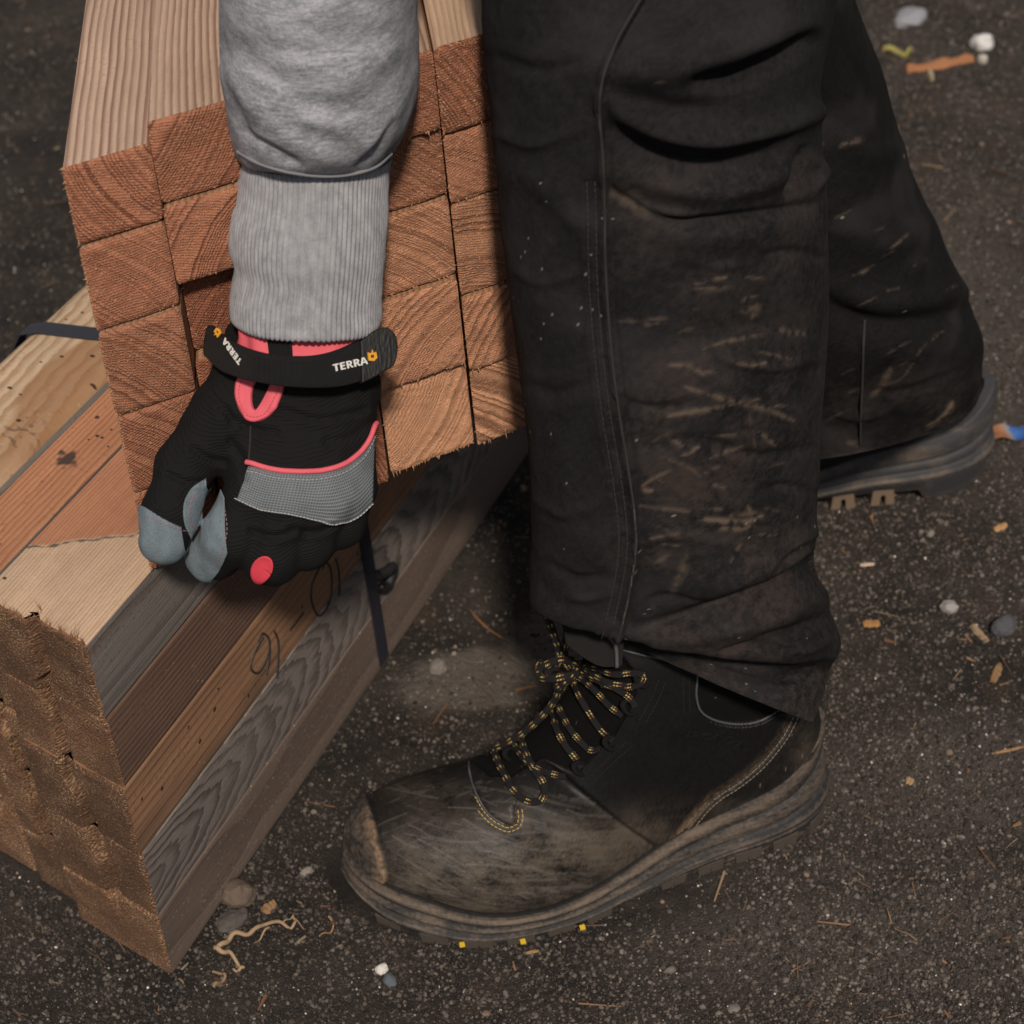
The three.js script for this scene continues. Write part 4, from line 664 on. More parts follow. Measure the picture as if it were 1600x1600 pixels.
// suede thumb tip and the suede strips inside thumb and index finger: sleeves of hide set just proud of the knit
const half = (p1, p2) => { const A = hp(...p1), B = hp(...p2), C = hp(p1[0], p1[1], 0.03), n = V().crossVectors(B.clone().sub(A), C.clone().sub(A)).normalize(); return (x, y, z) => (x - A.x) * n.x + (y - A.y) * n.y + (z - A.z) * n.z; };
function boxAround(pts, m) { const lo = V(1e9, 1e9, 1e9), hi = V(-1e9, -1e9, -1e9); for (const p of pts) { lo.min(p); hi.max(p); } return [lo.subScalar(m), hi.addScalar(m)]; }
{
  // each piece ends along a seam drawn on the glove
  const cutBy = (pl, sx, sy) => { const L = smooth(pl, 6), sg = (x, y) => { let best = 1e9, s = 0; for (let i = 0; i < L.length - 1; i++) { const ax = L[i][0], ay = L[i][1], bx = L[i + 1][0] - ax, by = L[i + 1][1] - ay, t = clamp(((x - ax) * bx + (y - ay) * by) / (bx * bx + by * by + 1e-9)), d = (x - ax - bx * t) ** 2 + (y - ay - by * t) ** 2; if (d < best) { best = d; s = bx * (y - ay) - by * (x - ax); } } return Math.sqrt(best) * (s > 0 ? 1 : -1); }; const k = sg(sx, sy) > 0 ? -1 : 1; return (x, y, z) => { const q = proj(x, y, z); return k * sg(q[0], q[1]) * H0 / F; }; };
  const boxPx = (x0, y0, x1, y1) => boxAround([hp(x0, y0, 0.035), hp(x1, y1, -0.05), hp(x0, y1, 0.035), hp(x1, y0, -0.05)], 0.003);
  const c1 = cutBy([[205, 784], [226, 792], [245, 804], [266, 816], [290, 825], [330, 832]], 258, 870), [l1, u1] = boxPx(212, 780, 312, 900);
  onPerson('thumb_tip', gloveUV(sdfMesh((x, y, z) => Math.max(handSdf(x, y, z) - 0.0011, thumbSdf(x, y, z) - 0.003, c1(x, y, z)), l1, u1, 72), 18), suede, glove);
  const c2 = cutBy([[340, 735], [320, 748], [300, 762], [289, 780], [286, 800], [289, 822], [298, 842], [300, 880]], 312, 800), [l2, u2] = boxPx(278, 735, 345, 862);
  onPerson('thumb_strip', gloveUV(sdfMesh((x, y, z) => Math.max(handSdf(x, y, z) - 0.0010, thumbSdf(x, y, z) - 0.004, c2(x, y, z)), l2, u2, 72), 18), suede, glove);
  const c3 = cutBy([[330, 735], [339, 752], [351, 778], [361, 805], [364, 823], [357, 859], [343, 892], [326, 915], [320, 940]], 320, 860), [l3, u3] = boxPx(276, 740, 372, 915);
  onPerson('index_strip', gloveUV(sdfMesh((x, y, z) => Math.max(handSdf(x, y, z) - 0.0012, indexSdf(x, y, z) - 0.004, c3(x, y, z)), l3, u3, 84), 18), suede, glove);
}
// sheets laid on the glove: fn(u, v) gives a place in the photograph
function patch(fn, nu, nv, lift, thick = 0.0016, surf = onHand, shape) {
  const top = [], bot = [], uv = [], idx = [];
  for (let j = 0; j < nv; j++) for (let i = 0; i < nu; i++) { const u = i / (nu - 1), v = j / (nv - 1), [x, y] = fn(u, v), s = surf(x, y, 0), l = lift + (shape ? shape(u, v) : 0); const a = s.p.clone().addScaledVector(s.n, l), b = s.p.clone().addScaledVector(s.n, l - thick); top.push(a.x, a.y, a.z); bot.push(b.x, b.y, b.z); uv.push(u, v); }
  const N = nu * nv, k = (i, j) => j * nu + i;
  for (let j = 0; j < nv - 1; j++) for (let i = 0; i < nu - 1; i++) { const a = k(i, j), b = k(i + 1, j), c = k(i, j + 1), d = k(i + 1, j + 1); idx.push(a, c, b, b, c, d); }
  const rim = []; for (let i = 0; i < nu; i++) rim.push(k(i, 0)); for (let j = 1; j < nv; j++) rim.push(k(nu - 1, j)); for (let i = nu - 2; i >= 0; i--) rim.push(k(i, nv - 1)); for (let j = nv - 2; j >= 0; j--) rim.push(k(0, j));
  for (let r = 0; r < rim.length - 1; r++) { const a = rim[r], b = rim[r + 1]; idx.push(a, b, a + N, b, b + N, a + N); }
  const g = new THREE.BufferGeometry(); g.setAttribute('position', new THREE.Float32BufferAttribute([...top, ...bot], 3)); g.setAttribute('uv', new THREE.Float32BufferAttribute([...uv, ...uv], 2)); g.setIndex(idx); g.computeVertexNormals(); return g;
}
const alongPl = (pl) => { const s = smooth(pl, 12); return (u) => { const x = u * (s.length - 1), i = Math.min(Math.floor(x), s.length - 2), t = x - i; return [mix(s[i][0], s[i + 1][0], t), mix(s[i][1], s[i + 1][1], t)]; }; };
const between = (a, b) => { const A = alongPl(a), B = alongPl(b); return (u, v) => { const p = A(u), q = B(u); return [mix(p[0], q[0], v), mix(p[1], q[1], v)]; }; };
// grey woven panel over the knuckles
const panelTop = [[390, 728], [425, 737], [465, 741], [510, 738], [548, 722], [570, 700], [583, 672]], panelBot = [[371, 782], [405, 797], [450, 804], [490, 813], [520, 819], [552, 812], [580, 788]];
const meshW = tex(256, 256, (i, j, o) => { const a = Math.sin(i * Math.PI * 2 / 8), b = Math.sin(j * Math.PI * 2 / 16), w = Math.max(a * 0.6, b) * 0.5 + 0.5; const l = 0.6 + 0.55 * w + 0.2 * (hash2(i, j) - 0.5); o[0] = 108 * l; o[1] = 114 * l; o[2] = 120 * l; }, true, true);
const meshB = tex(256, 256, (i, j, o) => { const a = Math.sin(i * Math.PI * 2 / 8), b = Math.sin(j * Math.PI * 2 / 16), w = Math.max(a * 0.6, b) * 0.5 + 0.5; o[0] = o[1] = o[2] = 255 * w; }, false, true);
onPerson('knuckle_panel', patch(between(panelTop, panelBot), 90, 40, 0.0012), std({ map: rep(meshW, 1.7, 1.05), bumpMap: rep(meshB, 1.7, 1.05), bumpScale: 0.0004, roughness: 0.8 }), glove);
onPerson('pink_piping', mergeGeometries([tubeAlong(smooth([[388, 722], ...panelTop.slice(1).map(([x, y]) => [x - 1, y - 4]), [585, 662]], 5).map(([x, y]) => onHand(x, y, 0.0012).p), 0.0013, 8, 90)]), pink, glove);
const stitchPale = std({ color: lin(0.42, 0.43, 0.44), roughness: 0.8 }), stitchPink = std({ color: lin(0.30, 0.15, 0.17), roughness: 0.8 });
onFine('stitching', mergeGeometries([stitches(onHand, panelBot.map(([x, y]) => [x, y - 3]), 0.0019, 0.0011, 0.00028, 0.0014), stitches(onHand, panelTop.map(([x, y]) => [x, y + 9]), 0.0022, 0.0011, 0.0002, 0.0013)]), stitchPale, glove);
onFine('stitching', mergeGeometries([stitches(onHand, [[234, 806], [255, 817], [280, 826], [297, 830]], 0.0024, 0.0012, 0.00022, 0.0013), stitches(onHand, [[354, 800], [356, 823], [350, 857], [337, 886]], 0.0022, 0.0011, 0.00022, 0.0014), stitches(onHand, [[303, 770], [296, 786], [294, 806], [299, 824]], 0.0024, 0.0012, 0.00022, 0.0012)]), stitchPink, glove);
// pink loop below the strap, red vent on the finger
{
  const R = 40, outer = alongPl([[376, 582], [368, 605], [370, 632], [384, 654], [402, 659], [424, 648], [440, 620], [447, 592]]), inner = alongPl([[404, 590], [396, 606], [394, 622], [396, 636], [400, 640], [408, 630], [418, 612], [426, 594]]);
  onPerson('pull_loop', patch((u, v) => { const a = outer(u), b = inner(u); return [mix(a[0], b[0], v), mix(a[1], b[1], v)]; }, 60, 14, 0.0016, 0.002, onHand, (u, v) => 0.0009 * Math.sin(Math.PI * v) + 0.0006 * Math.exp(-(((v - 0.12) / 0.08) ** 2))), pink, glove);
  onFine('stitching', stitches(onHand, [[380, 592], [374, 612], [377, 634], [388, 649], [402, 652], [420, 642], [433, 618], [440, 596]], 0.0018, 0.001, 0.0002, 0.0026), std({ color: lin(0.55, 0.09, 0.12), roughness: 0.8 }), glove);
  onPerson('finger_vent', patch((u, v) => { const a = u * Math.PI * 2, r = v; const x = Math.cos(a) * 15 * r, y = Math.sin(a) * 21 * r, c = 0.86, s = 0.5; return [411 + x * c - y * s * 0.9, 888 + x * s + y * c]; }, 40, 8, 0.0008, 0.0012, onHand, (u, v) => 0.0016 * v * v * v - 0.0004), std({ color: lin(0.62, 0.045, 0.075), roughness: 0.75 }), glove);
  onPerson('seam', tubeAlong([[392, 665], [391, 690], [389, 722]].map(([x, y]) => onHand(x, y, 0.0002).p), 0.0005, 5, 20), std({ color: lin(0.02, 0.02, 0.02), roughness: 0.9 }), glove);
}
// the wrist strap
{
  const top = [[329, 508], [350, 526], [378, 541], [412, 551], [450, 556], [492, 555], [530, 545], [562, 530], [590, 514]], bot = [[322, 556], [348, 580], [380, 592], [412, 599], [450, 604], [492, 606], [530, 604], [562, 596], [588, 584]];
  const f = between(top, bot);
  const strapMat = std({ color: lin(0.007, 0.007, 0.0075), roughness: 0.62, bumpMap: rep(leatherBump, 5, 1.6), bumpScale: 0.0014 });
  const surf = (x, y) => { const c = [mix(352, 568, clamp((x - 330) / 260)), y]; const s = onHand(c[0], Math.max(y, 522)); if (s.ok) { const r = ray(x, y), t = s.p.clone().sub(EYE).dot(s.n) / r.dot(s.n); const depth0 = s.p.clone().sub(EYE).dot(FW); const e = Math.abs(x - 460) / 130; const P = at(x, y, 0.8605 + 0.022 * e * e); const n = V(0, 0, 0).addScaledVector(RT, (x - 460) / 130 * 0.85).addScaledVector(FW, -1).normalize(); return { p: P, n, ok: true }; } return s; };
  const gel = (u) => Math.exp(-(((u - 0.44) / 0.12) ** 4));
  const g = patch(f, 150, 26, 0.001, 0.003, surf, (u, v) => 0.0016 * Math.pow(Math.sin(Math.PI * clamp(v)), 0.5) + 0.0007 * gel(u) * Math.sin(u * 150 * 1.5) * Math.sin(Math.PI * v) + 0.0005 * Math.exp(-(((v - 0.16) / 0.05) ** 2)));
  const st = onPerson('wrist_strap', g, strapMat, glove);
  // loose tab of the strap standing off at the right
  const tabOutline = [[560, 536], [585, 519], [601, 514], [613, 522], [618, 538], [616, 558], [610, 571], [598, 577], [584, 586], [562, 597]];
  const sh = new THREE.Shape(smooth(tabOutline, 4).map(([x, y]) => new THREE.Vector2((x - 585) * 0.868 / F, -(y - 555) * 0.868 / F)));
  let tg = new THREE.ExtrudeGeometry(sh, { depth: 0.0026, bevelEnabled: true, bevelThickness: 0.0008, bevelSize: 0.0008, bevelSegments: 3, curveSegments: 4 });
  const place = (depth, x, y, yaw) => { const m = new THREE.Matrix4().makeBasis(RT.clone(), UP.clone(), FW.clone().negate()), p = at(x, y, depth); m.setPosition(p); return m.multiply(new THREE.Matrix4().makeRotationY(yaw)); };
  tg.applyMatrix4(place(0.8765, 585, 555, 0.45)); onPerson('strap_tab', tg, strapMat, glove);
  // lettering
  const font = await new FontLoader().loadAsync('fonts/droid/droid_sans_bold.typeface.json');
  const word = (depth, x, y, yaw, roll, flip, size) => {
    const t = new TextGeometry('TERRA', { font, size, depth: 0.0005, curveSegments: 4, bevelEnabled: false }); t.computeBoundingBox(); const b = t.boundingBox; t.translate(-(b.max.x + b.min.x) / 2, -(b.max.y + b.min.y) / 2, 0); t.scale(1.32, 1, 1);
    const wd = (b.max.x - b.min.x) * 1.32;
    const hex = new THREE.Shape(); const hpts = [[-0.9, -0.7], [0.1, -1], [0.95, -0.55], [0.9, 0.55], [0.35, 0.35], [0.3, 1.05], [-0.15, 0.4], [-0.75, 0.75]]; hpts.forEach(([a, c], i) => i ? hex.lineTo(a, c) : hex.moveTo(a, c)); const hole = new THREE.Path(); [[-0.35, -0.35], [0.35, -0.4], [0.4, 0.1], [-0.3, 0.15]].forEach(([a, c], i) => i ? hole.lineTo(a, c) : hole.moveTo(a, c)); hex.holes.push(hole);
    const e = new THREE.ExtrudeGeometry(hex, { depth: 0.2, bevelEnabled: false }); e.scale(size * 0.78, size * 0.78, 0.003); e.translate(wd / 2 + size * 1.0, size * 0.18, 0);
    const m = place(depth, x, y, yaw).multiply(new THREE.Matrix4().makeRotationZ(roll + (flip ? Math.PI : 0)));
    t.applyMatrix4(m); e.applyMatrix4(m); return [t, e];
  };
  const white = std({ color: lin(0.72, 0.71, 0.68), roughness: 0.7 }), gold = std({ color: lin(0.75, 0.36, 0.035), roughness: 0.55 });
  const [t1, e1] = word(0.8668, 547, 569, 0.60, 0.24, false, 0.0033), [t2, e2] = word(0.8690, 363, 549, -0.66, -0.80, true, 0.0028);
  onPerson('strap_lettering', t1, white, glove); { const c = new THREE.Vector3(); e1.computeBoundingBox(); e1.boundingBox.getCenter(c); const d = at(582, 556, 0.8712).sub(c); e1.translate(d.x, d.y, d.z); } onPerson('strap_emblem', e1, gold, glove); onPerson('strap_lettering', t2, white, glove); onPerson('strap_emblem', e2, gold, glove);
  // pink lining at the cuff and the dark gap above the strap
  const ring = limb([{ L: [372, 500, 0.887], R: [590, 508, 0.89], N: [478, 530, 0.868] }, { L: [374, 524, 0.886], R: [590, 520, 0.888], N: [480, 558, 0.8655] }, { L: [364, 560, 0.886], R: [580, 560, 0.888], N: [480, 575, 0.866] }], 120, 12);
  ring.displace((k) => 0.0008 * Math.sin((k % 120) * 0.6));
  ring.colour(() => [0.7, 0.11, 0.145]);
  onPerson('cuff_lining', ring.geometry(), std({ vertexColors: true, roughness: 0.75 }), glove);
  const gap = between([[418, 530], [436, 534], [456, 534]], [[422, 560], [438, 564], [458, 564]]);
  onPerson('lining_tongue', patch(gap, 12, 12, 0.0012, 0.001, (x, y) => ring.pick(x, y)), strapMat, glove);
}
// --- boots, built in their own frame: x from toe to heel, y up, z towards the outer side of the left foot
const BO = V(-0.118, 0, -0.742), BPH = 10 * Math.PI / 180, BX = V(Math.cos(BPH), 0, -Math.sin(BPH)), BZ = V(Math.sin(BPH), 0, Math.cos(BPH));
const bW = (x_, y, z, x = 0.0095 + x_ * 0.965) => BO.clone().addScaledVector(BX, x).addScaledVector(BZ, z).setY(y);
const LAT = [[0, 0], [0.003, 0.012], [0.010, 0.025], [0.022, 0.038], [0.042, 0.050], [0.070, 0.0605], [0.10, 0.0625], [0.13, 0.0595], [0.16, 0.0515], [0.19, 0.0445], [0.22, 0.0395], [0.25, 0.0365], [0.272, 0.031], [0.287, 0.021], [0.294, 0.010], [0.296, 0]];
const MED = [[0, 0], [0.003, -0.013], [0.010, -0.024], [0.022, -0.033], [0.042, -0.040], [0.07, -0.044], [0.10, -0.043], [0.14, -0.037], [0.18, -0.033], [0.22, -0.034], [0.25, -0.034], [0.272, -0.030], [0.287, -0.021], [0.294, -0.010], [0.296, 0]];
const RIM = [[0, 0.034], [0.02, 0.0335], [0.04, 0.030], [0.055, 0.0255], [0.08, 0.0205], [0.11, 0.0185], [0.15, 0.0235], [0.19, 0.036], [0.227, 0.0445], [0.255, 0.052], [0.28, 0.064], [0.296, 0.072]];
const TOP = [[0, 0.044], [0.006, 0.052], [0.016, 0.0585], [0.03, 0.0625], [0.05, 0.0655], [0.075, 0.0705], [0.10, 0.0815], [0.118, 0.096], [0.135, 0.118], [0.150, 0.143], [0.163, 0.170], [0.172, 0.180], [0.19, 0.184], [0.25, 0.184], [0.285, 0.18], [0.296, 0.178]];
const INS = 0.0070;
function makeUpper() {
  const g = new Grid(500, 440, (u, v, o) => {             // v runs toe to heel, u across from the outer side over the top
    const vv = v < 0.5 ? 2 * v * v * 0.5 + v * 0.5 : 1 - (2 * (1 - v) * (1 - v) * 0.5 + (1 - v) * 0.5), x = mix(0.0046, 0.2915, clamp(vv));
    const k = (x - 0.0046) / (0.2915 - 0.0046), xo = k * 0.296;
    let zl = lerpTab(LAT, xo), zm = lerpTab(MED, xo); const s = 1 - INS / 0.05; zl *= s; zm *= s;
    const ys = lerpTab(RIM, xo) - 0.006, yt = Math.max(lerpTab(TOP, xo), ys + 0.001), zc = (zl + zm) / 2, w = (zl - zm) / 2;
    const toe = sst(0.03, 0.0, x), shaft = sst(0.135, 0.20, x), th = u * Math.PI;
    let p = mix(mix(0.86, 1.12, sst(0.06, 0.125, x)), 0.72, shaft), q = mix(mix(0.80, 0.86, sst(0.06, 0.13, x)), 0.62, shaft);
    const c = Math.cos(th), si = Math.sin(th), hy = Math.pow(si, q), cz = Math.sign(c) * Math.pow(Math.abs(c), p);
    const up = clamp((hy * (yt - ys) + ys - 0.06) / 0.11);
    const narrow = mix(1, 0.80, shaft * up) , lean = -0.17 * sst(0.2, 0.29, x) * Math.max(0, hy * (yt - ys) + ys - 0.05) ;
    const shiftTop = -0.006 * hy * (1 - shaft);
    o.copy(bW(x + lean, ys + hy * (yt - ys), zc + cz * w * narrow + shiftTop + 0.001));
  });
  for (let k = 0; k < g.nu * g.nv; k++) { g.uv[2 * k] = (k % g.nu) / g.nu * 0.2 * 14; g.uv[2 * k + 1] = ((k / g.nu) | 0) / g.nv * 0.32 * 14; }
  const m = (g.nv >> 1) * g.nu + (g.nu >> 1); g.orient = g.n[3 * m + 1] > 0 ? 1 : -1; g.refresh(); return g;
}
const upper = makeUpper();
// lines of the pattern pieces, as seen
const toeLine = smooth([[579, 1262], [588, 1290], [593, 1318], [602, 1345], [606, 1372], [600, 1385], [610, 1408]], 6);
const vampSeam = smooth([[846, 1188], [872, 1206], [905, 1233], [945, 1266], [985, 1297], [1028, 1327]], 6);
const counterLine = smooth([[1052, 1316], [1066, 1298], [1086, 1272], [1110, 1246], [1146, 1222], [1180, 1195], [1208, 1163], [1226, 1136], [1238, 1108]], 6);
const collarLine = smooth([[1090, 1020], [1089, 1062], [1088, 1100], [1100, 1118], [1130, 1130], [1165, 1132], [1190, 1126], [1215, 1112]], 6);
const quarterTop = smooth([[955, 1010], [1000, 1022], [1040, 1030], [1090, 1042]], 5);
const throatLine = smooth([[733, 1192], [737, 1215], [748, 1245], [764, 1270], [785, 1285], [800, 1288], [806, 1278], [804, 1262]], 6);
const facing = smooth([[846, 1188], [838, 1205], [870, 1220], [890, 1230], [918, 1222], [988, 1160], [1000, 1120], [1012, 1128], [1040, 1062], [1025, 1052]], 3);
const tonguePoly = [[735, 1190], [775, 1150], [840, 1060], [868, 1010], [905, 1010], [960, 1010], [1000, 1060], [985, 1105], [960, 1150], [925, 1185], [905, 1205], [880, 1200], [846, 1186], [800, 1215], [765, 1215]];
const tongueLoop = [...tonguePoly, tonguePoly[0]];
const heelPoly = [...counterLine, [1270, 1100], [1310, 1100], [1310, 1340], [1040, 1340]];
const collarPoly = [[1090, 1015], ...collarLine, [1300, 1112], [1300, 960], [1090, 960]];
const padPoly = [[735, 1190], ...throatLine, [812, 1240], [790, 1215], [770, 1180]];
const sideOf = (pl, x, y) => { let best = 1e9, s = 0; for (let i = 0; i < pl.length - 1; i++) { const ax = pl[i][0], ay = pl[i][1], bx = pl[i + 1][0] - ax, by = pl[i + 1][1] - ay, t = clamp(((x - ax) * bx + (y - ay) * by) / (bx * bx + by * by)), d = (x - ax - bx * t) ** 2 + (y - ay - by * t) ** 2; if (d < best) { best = d; s = bx * (y - ay) - by * (x - ax); } } return [Math.sqrt(best), s > 0 ? 1 : -1]; };
{
  const wrink = foldFn([[[[840, 1250], [880, 1275], [930, 1300]], 16, -0.0012], [[[700, 1225], [760, 1300], [830, 1330]], 20, -0.001], [[[880, 1225], [930, 1262], [1000, 1300]], 16, 0.0016], [[[1040, 1150], [1080, 1165], [1140, 1160]], 20, -0.0008], [[[640, 1260], [700, 1240], [760, 1300]], 26, 0.0009]]);
  const cls = upper.cls = new Uint8Array(upper.nu * upper.nv);        // 0 vamp, 1 toe guard, 2 quarter, 3 heel counter, 4 collar, 5 tongue
  for (let k = 0; k < cls.length; k++) {
    const x = upper.q[2 * k], y = upper.q[2 * k + 1], v = ((k / upper.nu) | 0) / (upper.nv - 1);
    if (!upper.front[k]) { cls[k] = v < 0.13 ? 1 : v < 0.5 ? 0 : 2; continue; }
    const t = sideOf(toeLine, x, y); if (x < 625 && y > 1240 && t[1] > 0) { cls[k] = 1; continue; }
    if (x > 1045 && inside(heelPoly, x, y)) { cls[k] = 3; continue; }
    if (x > 1085 && inside(collarPoly, x, y)) { cls[k] = 4; continue; }
    if (inside(tonguePoly, x, y)) { cls[k] = 5; continue; }
    const s = sideOf(vampSeam, x, y); cls[k] = (x > 840 && s[1] < 0) ? 2 : 0;
  }
  upper.displace((k, px, py, f, x, y, z) => {
    let h = 0.0007 * fbm(x * 30, y * 30, z * 30 + 5, 3); if (!f) return h;
    const c = cls[k]; h += wrink(px, py);
    if (c === 1) h += 0.0030 + 0.0008 * n3(x * 260, y * 260, z * 260); if (c === 3) h += 0.0026 * sst(0, 4, dPoly(counterLine, px, py)[0]); if (c === 2) h += 0.0018 * sst(0, 5, dPoly(vampSeam, px, py)[0]); if (c === 5) h -= 0.0024 * sst(0, 8, dPoly(tongueLoop, px, py)[0]); if (c === 4) h -= 0.0014;
    const seam = (pl, w, a, lim) => { const [d] = dPoly(pl, px, py); if (d < lim) h += a * Math.exp(-((d / w) ** 2)); };
    if (px > 830 && px < 1040) seam(vampSeam, 5, -0.0011, 20);
    if (px > 1040) { seam(counterLine, 4, -0.0012, 20); }
    if (c === 0 && inside(padPoly, px, py)) h += 0.0016;
    if (px > 720 && px < 815 && py > 1180 && py < 1300) seam(throatLine, 3.5, -0.0011, 16);
    if (c === 4) h += 0.003 * sst(0, 40, dPoly(collarLine, px, py)[0]);
    return h;
  });
  // fine brushed scratches over the toe
  const rs = rng(61), scratch = []; for (let q = 0; q < 90; q++) { const x = 620 + 330 * rs(), y = 1228 + 175 * rs(), a = 0.25 + 0.45 * (rs() - 0.5) - (x - 780) * 0.0012, l = 12 + 34 * rs(), b = 8 * (rs() - 0.5), s = smooth([[x - l * Math.cos(a), y - l * Math.sin(a)], [x, y + b], [x + l * Math.cos(a), y + l * Math.sin(a)]], 4); scratch.push({ s, w: 0.9 + 0.9 * rs(), a: 0.15 + 0.4 * rs(), bb: bboxOf(s, 4) }); }
  // colour: black hide with dry earth rubbed into it
  const blob = (px, py, x0, y0, rx, ry) => Math.exp(-(((px - x0) / rx) ** 2) - ((py - y0) / ry) ** 2);
  upper.colour((k, px, py, f, x, y, z) => {
    const c = cls[k], lx = x * BX.x + z * BX.z, lz = x * BZ.x + z * BZ.z;
    const a = fbm(x * 30, y * 30, z * 30, 4), b = n3(lx * 420, y * 420, lz * 420), st = n3(lx * 60 + lz * 30, y * 420 + lx * 120, lz * 260), st2 = fbm(lx * 70 - y * 110, y * 520 + lx * 150, lz * 300, 3), fine = n3(x * 1100, y * 1100, z * 1100);
    let col = mul3(c === 5 || c === 4 ? [0.007, 0.0071, 0.0075] : [0.0085, 0.0085, 0.0092], 1 + 0.25 * a + 0.25 * b + 0.3 * fine);
    if (!f) return col;
    let d = 0, e = 0;
    if (c === 0) { d = 1.15 * blob(px, py, 900, 1330, 160, 62) + 1.05 * blob(px, py, 760, 1380, 170, 62) + 0.25 * blob(px, py, 650, 1350, 50, 60) + 0.5 * blob(px, py, 690, 1300, 90, 50) + 0.55 * blob(px, py, 660, 1232, 70, 22) + 0.75 * blob(px, py, 990, 1310, 60, 26); }
    if (c === 2) d = 0.9 * blob(px, py, 1010, 1298, 60, 26) + 0.25 * blob(px, py, 1040, 1270, 70, 26);
    if (c === 3) { d = 0.35 * blob(px, py, 1140, 1262, 60, 14) + 0.45 * blob(px, py, 1258, 1170, 22, 50) + 0.12; }
    const m = clamp(d * (0.50 + 0.30 * st2 + 0.2 * st + 0.6 * fbm(x * 62, y * 62, z * 62 + 3, 4) + 0.5 * a + 0.16 * b + 0.30 * fine));
    col = mix3(col, [0.21, 0.168, 0.13], 0.44 * m);
    if (c === 0) { let q = 0; for (const t of scratch) { if (px < t.bb[0] || py < t.bb[1] || px > t.bb[2] || py > t.bb[3]) continue; q = Math.max(q, t.a * Math.exp(-((dPoly(t.s, px, py)[0] / t.w) ** 2)) * sst(-0.5, 0.2, b + 0.3)); } col = mix3(col, [0.135, 0.126, 0.118], q); }
    // fine grey scratches
    if (c === 0 || c === 3) { const s = sst(0.30, 0.62, n3(lx * 26 + y * 40, y * 900 - lx * 260, lz * 500)) * sst(-0.1, 0.3, a + 0.25); col = mix3(col, [0.11, 0.105, 0.105], 0.30 * s * (c === 3 ? 0.7 : 1) * (px < 1000 || c === 3 ? 1 : 0.3)); }
    if (c === 1) {
      const [dl] = dPoly(toeLine, px, py); e = Math.exp(-((dl / 16) ** 2)); const g = clamp(0.38 + 1.1 * a + 0.5 * b + 0.25 * fine); col = mix3(mul3([0.020, 0.020, 0.021], 1 + 0.5 * b), [0.15, 0.115, 0.085], 0.62 * g);
      col = mix3(col, [0.26, 0.165, 0.10], clamp(e * (0.8 + 0.9 * a + 0.7 * b)) * 0.85 * sst(1240, 1290, py));
    }
    if (c === 3 || c === 2) { const [dl] = dPoly(counterLine, px, py); if (dl < 9) col = mix3(col, [0.24, 0.165, 0.11], clamp(Math.exp(-((dl / 5) ** 2)) * (sst(1200, 1310, py) * 0.9 + 0.25) * (0.6 + 0.8 * b + 0.6 * a))); }
    if (c !== 2 && fine > 0.66 && b > 0.3) col = mix3(col, [0.30, 0.26, 0.21], 0.6);
    return col;
  });
}
const hide = phys({ vertexColors: true, roughness: 0.46, specularIntensity: 0.45, bumpMap: leatherBump, bumpScale: 0.0003 }), fabricPad = phys({ specularIntensity: 0.3, vertexColors: true, roughness: 0.95, bumpMap: rep(knit, 6, 6), bumpScale: 0.0008 }), rubber = std({ vertexColors: true, roughness: 0.72, bumpMap: leatherBump, bumpScale: 0.0004 });
const boot = onPerson('work_boot', upper.geometry((k) => upper.cls[k] === 0), hide); tag(boot, 'front black work boot, dusty and scuffed, with yellow flecked laces');
onPerson('toe_guard', upper.geometry((k) => upper.cls[k] === 1), rubber, boot);
onPerson('quarter', upper.geometry((k) => upper.cls[k] === 2), hide, boot);
onPerson('heel_counter', upper.geometry((k) => upper.cls[k] === 3), hide, boot);
onPerson('padded_collar', upper.geometry((k) => upper.cls[k] === 4), fabricPad, boot);
onPerson('tongue', upper.geometry((k) => upper.cls[k] === 5), fabricPad, boot);
const pickB = (px, py, l) => upper.pick(px, py, l);
